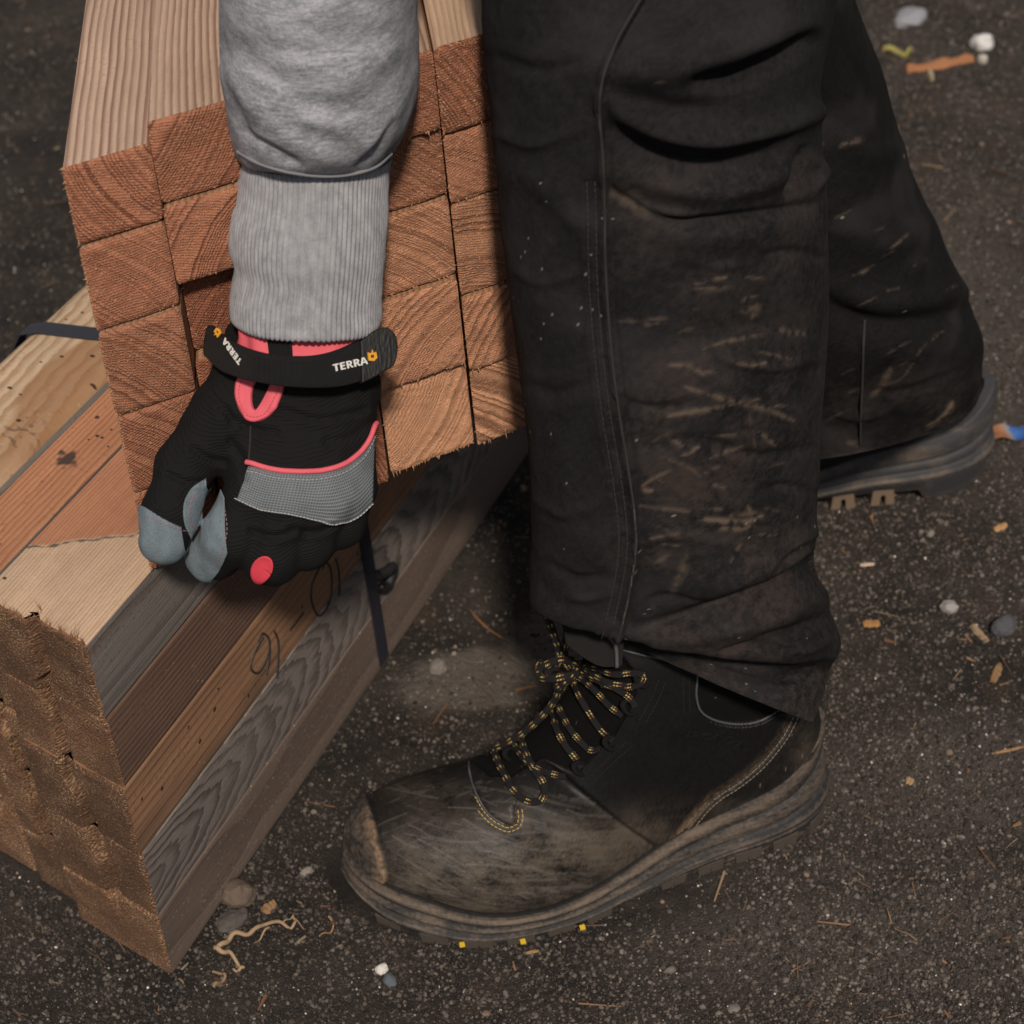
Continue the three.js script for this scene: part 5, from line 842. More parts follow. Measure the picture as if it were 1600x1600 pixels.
// sole: rubber foxing with rolled ridges, then the tread
function makeSole(nu, nv) {
  // closed outline by arc: outer side from toe to heel, then back along the inner side
  const out = []; for (let i = 0; i <= 120; i++) { const t = (1 - Math.cos(Math.PI * i / 120)) / 2; out.push([t * 0.296, lerpTab(LAT, t * 0.296)]); } for (let i = 1; i < 120; i++) { const t = (1 + Math.cos(Math.PI * i / 120)) / 2; out.push([t * 0.296, lerpTab(MED, t * 0.296)]); }
  const c = new THREE.CatmullRomCurve3(out.map(([x, z]) => V(x, 0, z)), true, 'centripetal'), pts = c.getSpacedPoints(nu - 1);
  const g = new Grid(nu, nv, (u, v, o, i, j) => {
    const P = pts[i % (nu - 1)], A = pts[(i - 2 + nu - 1) % (nu - 1)], B = pts[(i + 2) % (nu - 1)], tx = B.x - A.x, tz = B.z - A.z, l = Math.hypot(tx, tz) || 1; let nx = tz / l, nz = -tx / l; if (nx * (P.x - 0.14) + nz * P.z < 0) { nx = -nx; nz = -nz; }
    const x = P.x, rim = lerpTab(RIM, x), base = lerpTab([[0, 0.019], [0.02, 0.014], [0.05, 0.009], [0.09, 0.0075], [0.16, 0.0075], [0.2, 0.011], [0.25, 0.014], [0.296, 0.017]], x);
    // v: 0 top inside edge, then down the wall, then under
    let y, d;
    if (v < 0.1) { const t = v / 0.1; y = rim - 0.0015 + 0.0022 * Math.sin(t * Math.PI / 2); d = mix(-0.0075, -0.0015, t); }
    else if (v < 0.82) {
      const t = (v - 0.1) / 0.72; y = mix(rim + 0.0007, base, t); const flare = 0.0035 * Math.pow(t, 1.3);
      const g1 = Math.exp(-(((t - 0.40) / 0.035) ** 2)), g2 = Math.exp(-(((t - 0.72) / 0.03) ** 2)), b1 = Math.exp(-(((t - 0.18) / 0.16) ** 2)), b2 = Math.exp(-(((t - 0.56) / 0.11) ** 2)), lip = Math.exp(-(((t - 0.86) / 0.055) ** 2));
      d = -0.001 + flare + 0.0016 * b1 + 0.0010 * b2 - 0.0028 * g1 - 0.0018 * g2 + 0.0014 * lip - 0.002 * sst(0.93, 1, t);
      if (x > 0.255) d -= 0.006 * sst(0.255, 0.296, x) * (1 - t) * 0.9;
    } else { const t = (v - 0.82) / 0.18; y = mix(base, 0.0028 + base * 0.12, Math.min(t * 1.4, 1)); d = mix(0.0022, 0.0002, Math.min(t * 2, 1)) - 0.006 * sst(0.75, 1, t); }
    o.copy(bW(x + nx * d, y, P.z + nz * d));
  }, true);
  for (let k = 0; k < nu * nv; k++) { g.uv[2 * k] = (k % nu) / nu * 0.7 * 14; g.uv[2 * k + 1] = ((k / nu) | 0) / nv * 0.06 * 14; }
  const m = (nv >> 1) * nu + (nu >> 2); const q = V(g.n[3 * m], 0, g.n[3 * m + 2]); g.orient = q.dot(BZ) > 0 ? 1 : -1; g.refresh(); return g;
}
const sole = makeSole(800, 90);
sole.displace((k, px, py, f, x, y, z) => 0.00035 * fbm(x * 80, y * 120, z * 80, 3));
sole.colour((k, px, py, f, x, y, z) => {
  const lx = x * BX.x + z * BX.z, v = ((k / sole.nu) | 0) / (sole.nv - 1), t = (v - 0.1) / 0.72, a = fbm(x * 45, y * 90, z * 45, 4), b = n3(x * 500, y * 500, z * 500), st = n3(lx * 40, y * 900, 3.3), fine = n3(x * 1300, y * 1300, z * 1300);
  const ridge = Math.max(Math.exp(-(((t - 0.1) / 0.16) ** 2)), 0.7 * Math.exp(-(((t - 0.56) / 0.12) ** 2)), Math.exp(-(((t - 0.87) / 0.04) ** 2)));
  let m = clamp(-0.06 + 0.75 * ridge + 0.7 * a + 0.3 * st + 0.35 * b); if (t > 0.95) m = clamp(0.1 + 0.7 * a + 0.6 * b);
  if (v < 0.085) m *= 0.25; if (lx > 0.09) m *= 0.85;
  return mix3(mul3([0.019, 0.019, 0.0205], 1 + 0.3 * b + 0.3 * fine), [0.22, 0.165, 0.122], 0.75 * m);
});
onPerson('sole', sole.geometry(), rubber, boot);
// tread blocks
{
  const block = (w, h, d) => { const s = new THREE.Shape(); const a = w / 2; s.moveTo(-a, 0); s.lineTo(-a * 0.9, -h); s.lineTo(-a * 0.12, -h); s.lineTo(-a * 0.1, -h * 0.6); s.lineTo(a * 0.1, -h * 0.6); s.lineTo(a * 0.12, -h); s.lineTo(a * 0.9, -h); s.lineTo(a, 0); s.closePath(); const g = new THREE.ExtrudeGeometry(s, { depth: d, bevelEnabled: true, bevelThickness: 0.0008, bevelSize: 0.0008, bevelSegments: 2 }); g.translate(0, 0, -d); return g; };
  const lugMat = std({ color: lin(0.06, 0.049, 0.04), roughness: 0.9, bumpMap: leatherBump, bumpScale: 0.0008 });
  for (let s = 0; s < 2; s++) for (let i = 0; i < 12; i++) {
    const x = 0.018 + i * 0.0242; if (x > 0.155 && x < 0.185) continue; const T = s ? MED : LAT, z = lerpTab(T, x), z2 = lerpTab(T, x + 0.004), base = (lerpTab([[0, 0.019], [0.02, 0.014], [0.05, 0.009], [0.09, 0.0075], [0.16, 0.0075], [0.2, 0.011], [0.25, 0.014], [0.296, 0.017]], x)) * 0.55 + 0.001, bot = x < 0.04 ? 0.004 : 0.0004;
    const g = block(0.0155, Math.max(base - bot, 0.004), 0.022), yaw = Math.atan2(z2 - z, 0.004); const P = bW(x, base + 0.001, z + (s ? -0.001 : 0.001) - (s ? -1 : 1) * 0.0005);
    g.rotateY(-yaw * 1 + (s ? Math.PI : 0)); g.rotateY(BPH); g.translate(P.x, P.y, P.z); onPerson('tread_block', g, lugMat, boot);
  }
  const yel = std({ color: lin(0.75, 0.5, 0.03), roughness: 0.6 });
  for (const [px, py] of [[722, 1476], [817, 1471], [910, 1449]]) { const P = onY(px, py, 0.0055), g = new THREE.BoxGeometry(0.0030, 0.0010, 0.003); const pos = g.attributes.position; for (let i = 0; i < pos.count; i++) { pos.setY(i, pos.getY(i) * (Math.abs(pos.getX(i)) > 0.001 ? 1 : 0.6)); } g.rotateY(BPH); g.translate(P.x, P.y, P.z); onPerson('yellow_insert', g, yel, boot); }
}
// stitching and edges
{
  const off = (pl, d) => pl.map(([x, y], i) => { const a = pl[Math.max(i - 1, 0)], b = pl[Math.min(i + 1, pl.length - 1)], l = Math.hypot(b[0] - a[0], b[1] - a[1]) || 1; return [x - d * (b[1] - a[1]) / l, y + d * (b[0] - a[0]) / l]; });
  const every = (pl, n) => pl.filter((p, i) => i % n === 0 || i === pl.length - 1);
  const pale = std({ color: lin(0.20, 0.165, 0.12), roughness: 0.8 }), dark = std({ color: lin(0.006, 0.006, 0.006), roughness: 0.9 }), yellow = std({ color: lin(0.5, 0.36, 0.12), roughness: 0.7 }), edge = std({ color: lin(0.075, 0.078, 0.088), roughness: 0.45 });
  onFine('stitching', mergeGeometries([stitches(pickB, every(off(counterLine, 6), 4), 0.0026, 0.0015, 0.00032), stitches(pickB, every(off(counterLine, 12), 4), 0.0026, 0.0015, 0.00032)]), pale, boot);
  onFine('stitching', mergeGeometries([stitches(pickB, every(off(throatLine, 5), 4).slice(3), 0.0026, 0.0015, 0.0003), stitches(pickB, every(off(throatLine, 11), 4).slice(4), 0.0026, 0.0015, 0.0003)]), yellow, boot);
  const rows = [[[1078, 1040], [1077, 1075], [1078, 1112]], [[1068, 1038], [1067, 1075], [1068, 1112]], [[975, 1022], [1010, 1030], [1076, 1044]], [[1038, 1068], [1030, 1090], [1008, 1130]], [[1028, 1064], [1020, 1086], [998, 1126]], [[986, 1166], [960, 1190], [915, 1232]], [[978, 1160], [952, 1184], [905, 1228]]];
  onFine('stitching', mergeGeometries(rows.map((r) => stitches(pickB, r, 0.0024, 0.0013, 0.0004, 0.0002))), dark, boot);
  for (const pl of [collarLine, quarterTop, throatLine.slice(0, 26)]) onPerson('edge_binding', tubeAlong(every(pl, 3).map(([x, y]) => pickB(x, y, 0.0006).p), 0.0007, 6, 80), edge, boot);
  // faint pressed lettering on the quarter
  const press = phys({ color: lin(0.0115, 0.0108, 0.011), specularIntensity: 0.4, roughness: 0.8 }), oval = (x, y, a, b) => Array.from({ length: 9 }, (_, i) => [x + a * Math.cos(i / 8 * 6.2832), y + b * Math.sin(i / 8 * 6.2832)]);
  const L = [[[1073, 1151], [1079, 1142]], oval(1087, 1147, 4, 3), [[1095, 1150], [1102, 1143]], oval(1106, 1151, 7, 4.5), [[1114, 1155], [1121, 1148], [1128, 1153]], [[1131, 1155], [1138, 1151], [1146, 1153]], [[1137, 1162], [1147, 1158]], [[1150, 1166], [1160, 1158]], [[1145, 1168], [1153, 1171]]];
  onFine('pressed_lettering', mergeGeometries(L.map((p) => tubeAlong(p.map(([x, y]) => pickB(x, y, 0).p), 0.0003, 5, 12))), press, boot);
  // front edge of the shaft rising to the trouser hem
  const tag_ = smooth([[882, 955], [884, 985], [898, 992], [890, 960]], 3);
}
// laces
{
  const lw = 512, lh = 64, lace = tex(lw, lh, (i, j, o) => {
    const s = i / lw * 4, seg = Math.floor(s), fr = s - seg; let c = [16, 16, 19]; const braid = Math.sin((i * 0.5 + j) * 0.8) * 4; c = c.map((x) => x + braid + 8 * hash2(i, j));
    for (let q = 0; q < 3; q++) { const u = (j / lh * 6.0 - q * 2) ; const ctr = 0.22 + q * 0.13 + 0.10 * (j / lh * 3 % 1), on = Math.abs(fr - ctr) < 0.036 + 0.01 * q && (j % 22) > 6 && (j % 22) < 16; if (on) c = q === 2 ? [150, 96, 52] : [226, 202, 128]; }
    o[0] = c[0]; o[1] = c[1]; o[2] = c[2];
  }, true, true);
  const lb = tex(128, 64, (i, j, o) => { const s = Math.sin((i + j * 2) * Math.PI / 8) * Math.sin((i - j * 2) * Math.PI / 8); o[0] = o[1] = o[2] = 128 + 90 * s + 30 * (hash2(i, j) - 0.5); }, false, true);
  const mats = {}; const laceMat = (len) => { const n = Math.max(1, Math.round(len / 0.036)); return mats[n] ??= std({ map: rep(lace, n, 2), bumpMap: rep(lb, n * 4, 2), bumpScale: 0.0006, roughness: 0.7 }); };
  // [px, py, height above the boot]
  const find = (x, y, h) => { const s = pickB(x, y, 0), r = ray(x, y).normalize(); return s.p.clone().addScaledVector(r, -h); };
  const run = (pl, r_ = 0.0023, base, r = r_ * 0.76) => { const pts = pl.map(([x, y, h, d]) => d ? at(x, y, d) : find(x, y, h ?? 0.003)); const c = new THREE.CatmullRomCurve3(pts, false, 'centripetal'), len = c.getLength(); const g = new THREE.TubeGeometry(c, Math.max(24, Math.round(len / 0.0018)), r, 9, false); onPerson('lace', g, laceMat(len), boot); };
  const kp = find(872, 1048, 0.008).sub(EYE).dot(FW);
  // ends rising from the knot towards the trouser leg
  run([[838, 918, 0, kp - 0.035], [850, 950, 0, kp - 0.03], [866, 995, 0, kp - 0.016], [874, 1022, 0, kp - 0.008], [868, 1045, 0, kp - 0.003]], 0.0030);
  run([[880, 950, 0, kp - 0.03], [884, 975, 0, kp - 0.022], [884, 1005, 0, kp - 0.010], [882, 1030, 0, kp - 0.006], [895, 1052, 0, kp]], 0.0026);
  // the knot
  run([[838, 1052, 0, kp - 0.002], [852, 1040, 0, kp - 0.007], [880, 1030, 0, kp - 0.010], [905, 1040, 0, kp - 0.008], [905, 1058, 0, kp - 0.004], [880, 1064, 0, kp - 0.006], [858, 1058, 0, kp - 0.008], [856, 1044, 0, kp - 0.010]], 0.0032);
  run([[846, 1034, 0, kp + 0.002], [840, 1048, 0, kp - 0.003], [846, 1058, 0, kp - 0.005], [866, 1060, 0, kp - 0.012], [890, 1056, 0, kp - 0.013], [908, 1062, 0, kp - 0.004]], 0.0030);
  run([[902, 1044, 0, kp - 0.010], [890, 1060, 0, kp - 0.013], [868, 1076, 0, kp - 0.010]], 0.0030);
  // long lower loop hanging over the vamp
  run([[880, 1060, 0, kp - 0.009], [845, 1090, 0.012], [808, 1126, 0.014], [780, 1154, 0.010], [771, 1166, 0.008], [776, 1186, 0.006], [790, 1214, 0.004], [806, 1238, 0.004], [826, 1252, 0.004], [843, 1252, 0.004], [851, 1238, 0.004], [848, 1222, 0.004], [836, 1205, 0.004], [822, 1178, 0.005], [812, 1150, 0.007]], 0.0027);
  run([[884, 1066, 0, kp - 0.006], [850, 1094, 0.010], [816, 1128, 0.011], [792, 1154, 0.007], [800, 1160, 0.005], [818, 1186, 0.004], [846, 1204, 0.004], [884, 1214, 0.003]], 0.0024);
  // rungs across the tongue, right of the knot
  run([[850, 1098, 0.006], [862, 1110, 0.005], [870, 1140, 0.004], [884, 1166, 0.004], [900, 1186, 0.003], [908, 1200, 0.001]], 0.0025);
  run([[895, 1066, 0.006], [906, 1090, 0.005], [918, 1110, 0.004], [938, 1140, 0.003], [958, 1158, 0.001]], 0.0024);
  run([[872, 1104, 0.004], [890, 1138, 0.004], [908, 1160, 0.004], [922, 1172, 0.003], [940, 1170, 0.001]], 0.0024);
  run([[905, 1058, 0.007], [930, 1080, 0.006], [955, 1106, 0.004], [972, 1118, 0.002]], 0.0024);
  run([[908, 1050, 0.008], [935, 1064, 0.007], [962, 1076, 0.006], [985, 1092, 0.003], [992, 1104, 0.001]], 0.0024);
  run([[896, 1038, 0.009], [930, 1044, 0.009], [962, 1054, 0.008], [990, 1052, 0.006], [1006, 1056, 0.004], [1000, 1068, 0.004], [975, 1074, 0.005], [940, 1070, 0.006]], 0.0025);
  run([[890, 1030, 0.009], [905, 1036, 0.009], [925, 1052, 0.009], [950, 1066, 0.008], [985, 1072, 0.005]], 0.0022);
  // loops that hold the laces
  const loopMat = phys({ color: lin(0.007, 0.007, 0.0075), specularIntensity: 0.4, roughness: 0.9 });
  for (const [x, y, a] of [[908, 1202, -0.7], [955, 1160, -0.7], [985, 1106, -0.9], [1004, 1060, -1.0], [800, 1180, -0.5]]) { const s = pickB(x, y, 0.001), g = new THREE.TorusGeometry(0.0046, 0.0018, 8, 18); const q = new THREE.Quaternion().setFromUnitVectors(V(0, 0, 1), V(0.5, 0.4, 0.5).normalize()); g.scale(1, 0.7, 1); g.rotateZ(a); g.applyQuaternion(q); g.translate(s.p.x, s.p.y, s.p.z); onPerson('lace_loop', g, loopMat, boot); }
  // yellow edged tag at the top of the tongue
  const tp = [[880, 954], [897, 992], [889, 993], [878, 960]].map(([x, y]) => at(x, y, kp - 0.012));
  onPerson('yellow_tag', tubeAlong([...tp, tp[0]], 0.0007, 5, 40), std({ color: lin(0.62, 0.42, 0.05), roughness: 0.6 }), boot);
}
// front flap of the shaft between laces and trouser
{
  const A = [[874, 948], [905, 972], [940, 985], [958, 1000]], B = [[888, 1010], [915, 1028], [945, 1046], [958, 1050]];
  const surf = (x, y) => ({ p: at(x, y, 1.003 - 0.00012 * (y - 950) - 0.0001 * (x - 880)), n: FW.clone().negate(), ok: true });
  onPerson('shaft_front', patch(between([[872, 940], [905, 955], [960, 990], [975, 1000]], [[884, 1006], [912, 1028], [942, 1042], [972, 1040]]), 24, 24, 0, 0.003, surf), std({ color: lin(0.0045, 0.0043, 0.0043), roughness: 0.8, bumpMap: rep(leatherBump, 1, 1), bumpScale: 0.0008 }), boot);
  onPerson('edge_binding', tubeAlong([[878, 944], [905, 966], [935, 982], [955, 1000], [962, 1014], [964, 1044]].map(([x, y]) => surf(x, y - 2).p.addScaledVector(FW, -0.0015)), 0.0012, 7, 60), std({ color: lin(0.06, 0.062, 0.07), roughness: 0.45 }), boot);
}
// --- rear boot: heel and side seen behind the front leg
{
  const O2 = V(0.050, 0, -1.093), ph = 2 * Math.PI / 180, X2 = V(Math.cos(ph), 0, -Math.sin(ph)), Z2 = V(Math.sin(ph), 0, Math.cos(ph)), w2 = (x, y, z) => O2.clone().addScaledVector(X2, x).addScaledVector(Z2, z).setY(y);
  const Lz = [[0, 0], [0.004, 0.014], [0.014, 0.027], [0.04, 0.040], [0.09, 0.044], [0.15, 0.038], [0.2, 0.036], [0.24, 0.036], [0.268, 0.031], [0.284, 0.021], [0.292, 0.010], [0.295, 0]];
  const rim2 = [[0, 0.05], [0.06, 0.03], [0.10, 0.026], [0.15, 0.033], [0.19, 0.044], [0.23, 0.052], [0.255, 0.057], [0.275, 0.066], [0.29, 0.076], [0.295, 0.078]], base2 = [[0, 0.02], [0.1, 0.012], [0.16, 0.016], [0.2, 0.020], [0.25, 0.022], [0.295, 0.024]];
  const up2 = new Grid(90, 110, (u, v, o) => { const x = mix(0.004, 0.288, v), zl = lerpTab(Lz, x / 0.288 * 0.295) * 0.9, ys = lerpTab(rim2, x) - 0.006, yt = Math.max(lerpTab([[0, 0.05], [0.03, 0.07], [0.09, 0.085], [0.14, 0.13], [0.17, 0.15], [0.23, 0.14], [0.288, 0.11]], x), ys + 0.002), th = u * Math.PI, c = Math.cos(th), s = Math.sin(th), hy = Math.pow(s, 0.65); o.copy(w2(x - 0.15 * sst(0.22, 0.288, x) * Math.max(0, hy * (yt - ys) + ys - 0.06), ys + hy * (yt - ys), Math.sign(c) * Math.pow(Math.abs(c), 0.8) * zl)); });
  up2.orient = -up2.orient; up2.refresh(); up2.displace((k, px, py, f, x, y, z) => 0.0006 * fbm(x * 40, y * 40, z * 40, 3));
  up2.colour((k, px, py, f, x, y, z) => { let c = mul3([0.008, 0.008, 0.0084], 1 + 0.4 * n3(x * 300, y * 300, z * 300)); const d1 = dPoly([[1450, 704], [1464, 697], [1474, 696]], px, py)[0], d2 = dPoly([[1414, 697], [1420, 692]], px, py)[0]; c = mix3(c, [0.28, 0.22, 0.16], 0.7 * Math.exp(-((d1 / 5) ** 2)) * (f ? 1 : 0)); return mix3(c, [0.34, 0.25, 0.15], f ? 0.8 * Math.exp(-((d2 / 5) ** 2)) : 0); });
  const b2 = onPerson('work_boot', up2.geometry(), std({ vertexColors: true, roughness: 0.55, bumpMap: leatherBump, bumpScale: 0.0003 })); tag(b2, 'rear black work boot, muddy along its sole');
  const nu = 300, nv = 50, out = []; for (let i = 0; i <= 100; i++) { const t = (1 - Math.cos(Math.PI * i / 100)) / 2; out.push(V(t * 0.295, 0, lerpTab(Lz, t * 0.295))); } for (let i = 1; i < 100; i++) { const t = (1 + Math.cos(Math.PI * i / 100)) / 2; out.push(V(t * 0.295, 0, -lerpTab(Lz, t * 0.295))); }
  const pts = new THREE.CatmullRomCurve3(out, true, 'centripetal').getSpacedPoints(nu - 1);
  const s2 = new Grid(nu, nv, (u, v, o, i) => {
    const P = pts[i % (nu - 1)], A = pts[(i - 2 + nu - 1) % (nu - 1)], B = pts[(i + 2) % (nu - 1)], tx = B.x - A.x, tz = B.z - A.z, l = Math.hypot(tx, tz) || 1; let nx = tz / l, nz = -tx / l; if (nx * (P.x - 0.14) + nz * P.z < 0) { nx = -nx; nz = -nz; }
    const rim = lerpTab(rim2, P.x), base = lerpTab(base2, P.x); let y, d;
    if (v < 0.1) { y = rim - 0.001 + 0.001 * v * 10; d = mix(-0.008, -0.001, v * 10); } else if (v < 0.85) { const t = (v - 0.1) / 0.75; y = mix(rim, base, t); d = -0.001 + 0.004 * t + 0.0014 * Math.exp(-(((t - 0.2) / 0.16) ** 2)) - 0.0016 * Math.exp(-(((t - 0.5) / 0.04) ** 2)) - 0.0012 * Math.exp(-(((t - 0.72) / 0.03) ** 2)) + 0.0012 * Math.exp(-(((t - 0.9) / 0.05) ** 2)); } else { const t = (v - 0.85) / 0.15; y = mix(base, mix(0.010, 0.0008, sst(0.236, 0.244, P.x)), t); d = mix(0.003, -0.003, t); }
    o.copy(w2(P.x + nx * d, y, P.z + nz * d));
  }, true);
  { const m = (nv >> 1) * nu + (nu >> 2); s2.orient = V(s2.n[3 * m], 0, s2.n[3 * m + 2]).dot(Z2) > 0 ? 1 : -1; s2.refresh(); }
  s2.colour((k, px, py, f, x, y, z) => { const v = ((k / nu) | 0) / (nv - 1), t = (v - 0.1) / 0.75, a = fbm(x * 40, y * 90, z * 40, 4), b = n3(x * 400, y * 400, z * 400); const m = clamp(-0.05 + 0.5 * Math.exp(-(((t - 0.9) / 0.08) ** 2)) + 0.25 * Math.exp(-(((t - 0.35) / 0.2) ** 2)) + 1.0 * a + 0.3 * b); return mix3([0.040, 0.041, 0.046], [0.22, 0.165, 0.12], 0.7 * m); });
  onPerson('sole', s2.geometry(), rubber, b2);
  for (let i = 0; i < 9; i++) {
    const x = 0.012 + i * 0.0285; if (i === 5 || i > 7) continue; const z = lerpTab(Lz, x), h = 0.0155, w = 0.016, sh = new THREE.Shape(); sh.moveTo(-w / 2 * 0.8, 0); sh.lineTo(w / 2 * 0.8, 0); sh.lineTo(w / 2, -h); sh.lineTo(w * 0.17, -h); sh.lineTo(w * 0.14, -h * 0.55); sh.quadraticCurveTo(0, -h * 0.3, -w * 0.14, -h * 0.55); sh.lineTo(-w * 0.17, -h); sh.lineTo(-w / 2, -h); sh.closePath();
    const g = new THREE.ExtrudeGeometry(sh, { depth: 0.02, bevelEnabled: true, bevelSize: 0.0008, bevelThickness: 0.0008, bevelSegments: 2 }); g.translate(0, 0, -0.02); g.rotateY(ph); const P = w2(x, 0.0165, z - 0.0015); g.translate(P.x, P.y, P.z); onPerson('tread_block', g, std({ color: i > 5 ? lin(0.17, 0.12, 0.082) : lin(0.06, 0.05, 0.04), roughness: 0.9, bumpMap: leatherBump, bumpScale: 0.001 }), b2);
  }
}
// the bent back and upper arm, outside the picture but shading the stack
{
  const c = [cone(-0.02, 0.98, -0.86, 0.10, 0.22, 1.02, -0.98, 0.14), cone(0.22, 1.02, -0.98, 0.14, 0.30, 0.99, -1.02, 0.15), cone(-0.02, 0.98, -0.86, 0.085, -0.045, 0.80, -0.83, 0.065), cone(-0.045, 0.80, -0.83, 0.065, -0.066, 0.70, -0.81, 0.052)];
  const g = sdfMesh((x, y, z) => { let d = 1; for (const f of c) d = smin(d, f(x, y, z), 0.04); return d + 0.004 * n3(x * 14, y * 14, z * 14); }, V(-0.3, 0.6, -1.3), V(0.55, 1.25, -0.6), 48);
  onPerson('sweatshirt_body', g, std({ color: lin(0.36, 0.36, 0.38), roughness: 0.95 }));
}
// ------------------------------------------------------------------ things lying on the ground
{
  const R = rng(77);
  const stone = (seed, det = 2) => { const g = mergeVertices(new THREE.IcosahedronGeometry(1, det).deleteAttribute('normal').deleteAttribute('uv')); const p = g.attributes.position; for (let i = 0; i < p.count; i++) { const x = p.getX(i), y = p.getY(i), z = p.getZ(i), k = 1 + 0.45 * fbm(x * 1.1 + seed * 5, y * 1.1, z * 1.1, 3); p.setXYZ(i, x * k, y * k, z * k); } const q = g.toNonIndexed(); q.computeVertexNormals(); return q; };
  const put = (name, px, py, size, squash, color, seed, label, cat, group) => { const P = onY(px, py), g = stone(seed, 3); g.scale(size[0], size[1], size[2] ?? size[0]); g.rotateY(seed); const m = mesh(name, g, std({ color: lin(...color), roughness: 0.85 })); m.position.set(P.x, groundH(P.x, P.z) + size[1] * 0.4, P.z); tag(m, label, cat, group); return m; };
  put('white_stone', 597, 1516, [0.0036, 0.0034, 0.0036], 1, [0.62, 0.60, 0.56], 1, 'small angular white stone below the boot toe', 'stone');
  put('grey_stone', 609, 1533, [0.0048, 0.003, 0.0036], 1, [0.10, 0.11, 0.13], 2, 'bluish grey flat stone just below the white stone', 'stone');
  put('white_stone', 1534, 74, [0.011, 0.010, 0.009], 1, [0.62, 0.62, 0.62], 3, 'bright white stone in the upper right corner', 'stone');
  put('grey_stone', 1423, 32, [0.022, 0.009, 0.015], 1, [0.26, 0.27, 0.30], 4, 'flat pale grey stone at the top beside the rear leg', 'stone');
  put('pale_pebble', 1535, 96, [0.0055, 0.005, 0.005], 1, [0.45, 0.43, 0.38], 5, 'small pale pebble at the end of the orange bark strip', 'stone');
  put('pale_stone', 1482, 955, [0.006, 0.0045, 0.005], 1, [0.30, 0.29, 0.28], 6, 'pale grey stone right of the trouser hem', 'stone');
  put('dark_stone', 1568, 986, [0.010, 0.006, 0.007], 1, [0.07, 0.07, 0.08], 7, 'dark bluish stone near the right edge', 'stone');
  put('grey_stone', 685, 1043, [0.0075, 0.005, 0.006], 1, [0.17, 0.155, 0.14], 8, 'rounded grey stone between the low stack and the boot laces', 'stone');
  put('brown_stone', 371, 1400, [0.011, 0.008, 0.010], 1, [0.12, 0.09, 0.07], 9, 'brown stone against the foot of the low stack above the curled root', 'stone');
  put('grey_stone', 365, 1440, [0.010, 0.005, 0.007], 1, [0.085, 0.075, 0.068], 10, 'flat dark grey stone between the low stack and the curled root', 'stone');
  const chip = (px, py, px2, py2, w, h, color, seed, label, bend = 0.0) => { // a splinter of wood or bark from one place to another
    const A = onY(px, py), B = onY(px2, py2), r = rng(seed), n = 12, pos = [], idx = [], d = B.clone().sub(A), s = V(-d.z, 0, d.x).normalize();
    for (let i = 0; i <= n; i++) { const t = i / n, P = A.clone().addScaledVector(d, t).addScaledVector(s, bend * Math.sin(Math.PI * t)), ww = w * (0.35 + 0.65 * Math.sin(Math.PI * (0.12 + 0.8 * t))) * (0.8 + 0.4 * r()), y = groundH(P.x, P.z) + 0.0008; for (const [a, b] of [[-1, 0], [-0.6, 1], [0.5, 0.9], [1, 0]]) pos.push(P.x + s.x * ww * a, y + h * b * (0.7 + 0.5 * r()), P.z + s.z * ww * a); }
    for (let i = 0; i < n; i++) for (let k = 0; k < 4; k++) { const a = i * 4 + k, b = i * 4 + (k + 1) % 4; idx.push(a, b, a + 4, b, b + 4, a + 4); } idx.push(0, 1, 2, 0, 2, 3, n * 4, n * 4 + 2, n * 4 + 1, n * 4, n * 4 + 3, n * 4 + 2);
    let g = new THREE.BufferGeometry(); g.setAttribute('position', new THREE.Float32BufferAttribute(pos, 3)); g.setIndex(idx); g = g.toNonIndexed(); g.computeVertexNormals(); const m = mesh('wood_chip', g, std({ color: lin(...color), roughness: 0.9 })); tag(m, label, 'wood chip'); return m;
  };
  chip(1415, 113, 1520, 95, 0.006, 0.006, [0.34, 0.15, 0.07], 1, 'long orange strip of bark at the upper right');
  chip(1452, 112, 1456, 128, 0.003, 0.003, [0.34, 0.28, 0.18], 2, 'short pale chip under the orange bark strip');
  chip(1348, 980, 1374, 976, 0.0035, 0.002, [0.33, 0.17, 0.06], 3, 'orange chip on the ground right of the trouser hem');
  chip(1518, 983, 1543, 1006, 0.0026, 0.002, [0.28, 0.20, 0.12], 4, 'tan splinter lying slanted near the right edge');
  chip(1550, 1068, 1562, 1040, 0.003, 0.002, [0.24, 0.14, 0.07], 5, 'brown sliver standing on end of a needle near the right edge');
  chip(1344, 886, 1366, 884, 0.0013, 0.0012, [0.55, 0.42, 0.33], 6, 'thin pale matchstick sized splinter below the rear boot');
  chip(1553, 828, 1572, 820, 0.003, 0.002, [0.42, 0.25, 0.11], 7, 'tan chip right of the rear boot tread');
  chip(822, 1492, 842, 1488, 0.0012, 0.001, [0.32, 0.19, 0.09], 8, 'small tan chip under the yellow sole insert');
  chip(410, 1426, 431, 1412, 0.0032, 0.003, [0.26, 0.155, 0.075], 9, 'tan wood chip above the curled root');
  chip(1416, 1220, 1427, 1224, 0.003, 0.002, [0.34, 0.22, 0.12], 10, 'small tan chip right of the front boot heel');
  chip(1550, 1180, 1599, 1168, 0.001, 0.001, [0.30, 0.17, 0.08], 11, 'thin brown needle at the right edge');
  chip(806, 1078, 838, 1072, 0.0012, 0.001, [0.26, 0.13, 0.06], 12, 'reddish splinter left of the lace knot');
  chip(735, 956, 785, 1000, 0.0007, 0.0008, [0.24, 0.11, 0.05], 13, 'thin reddish pine needle behind the boot', 0.002);
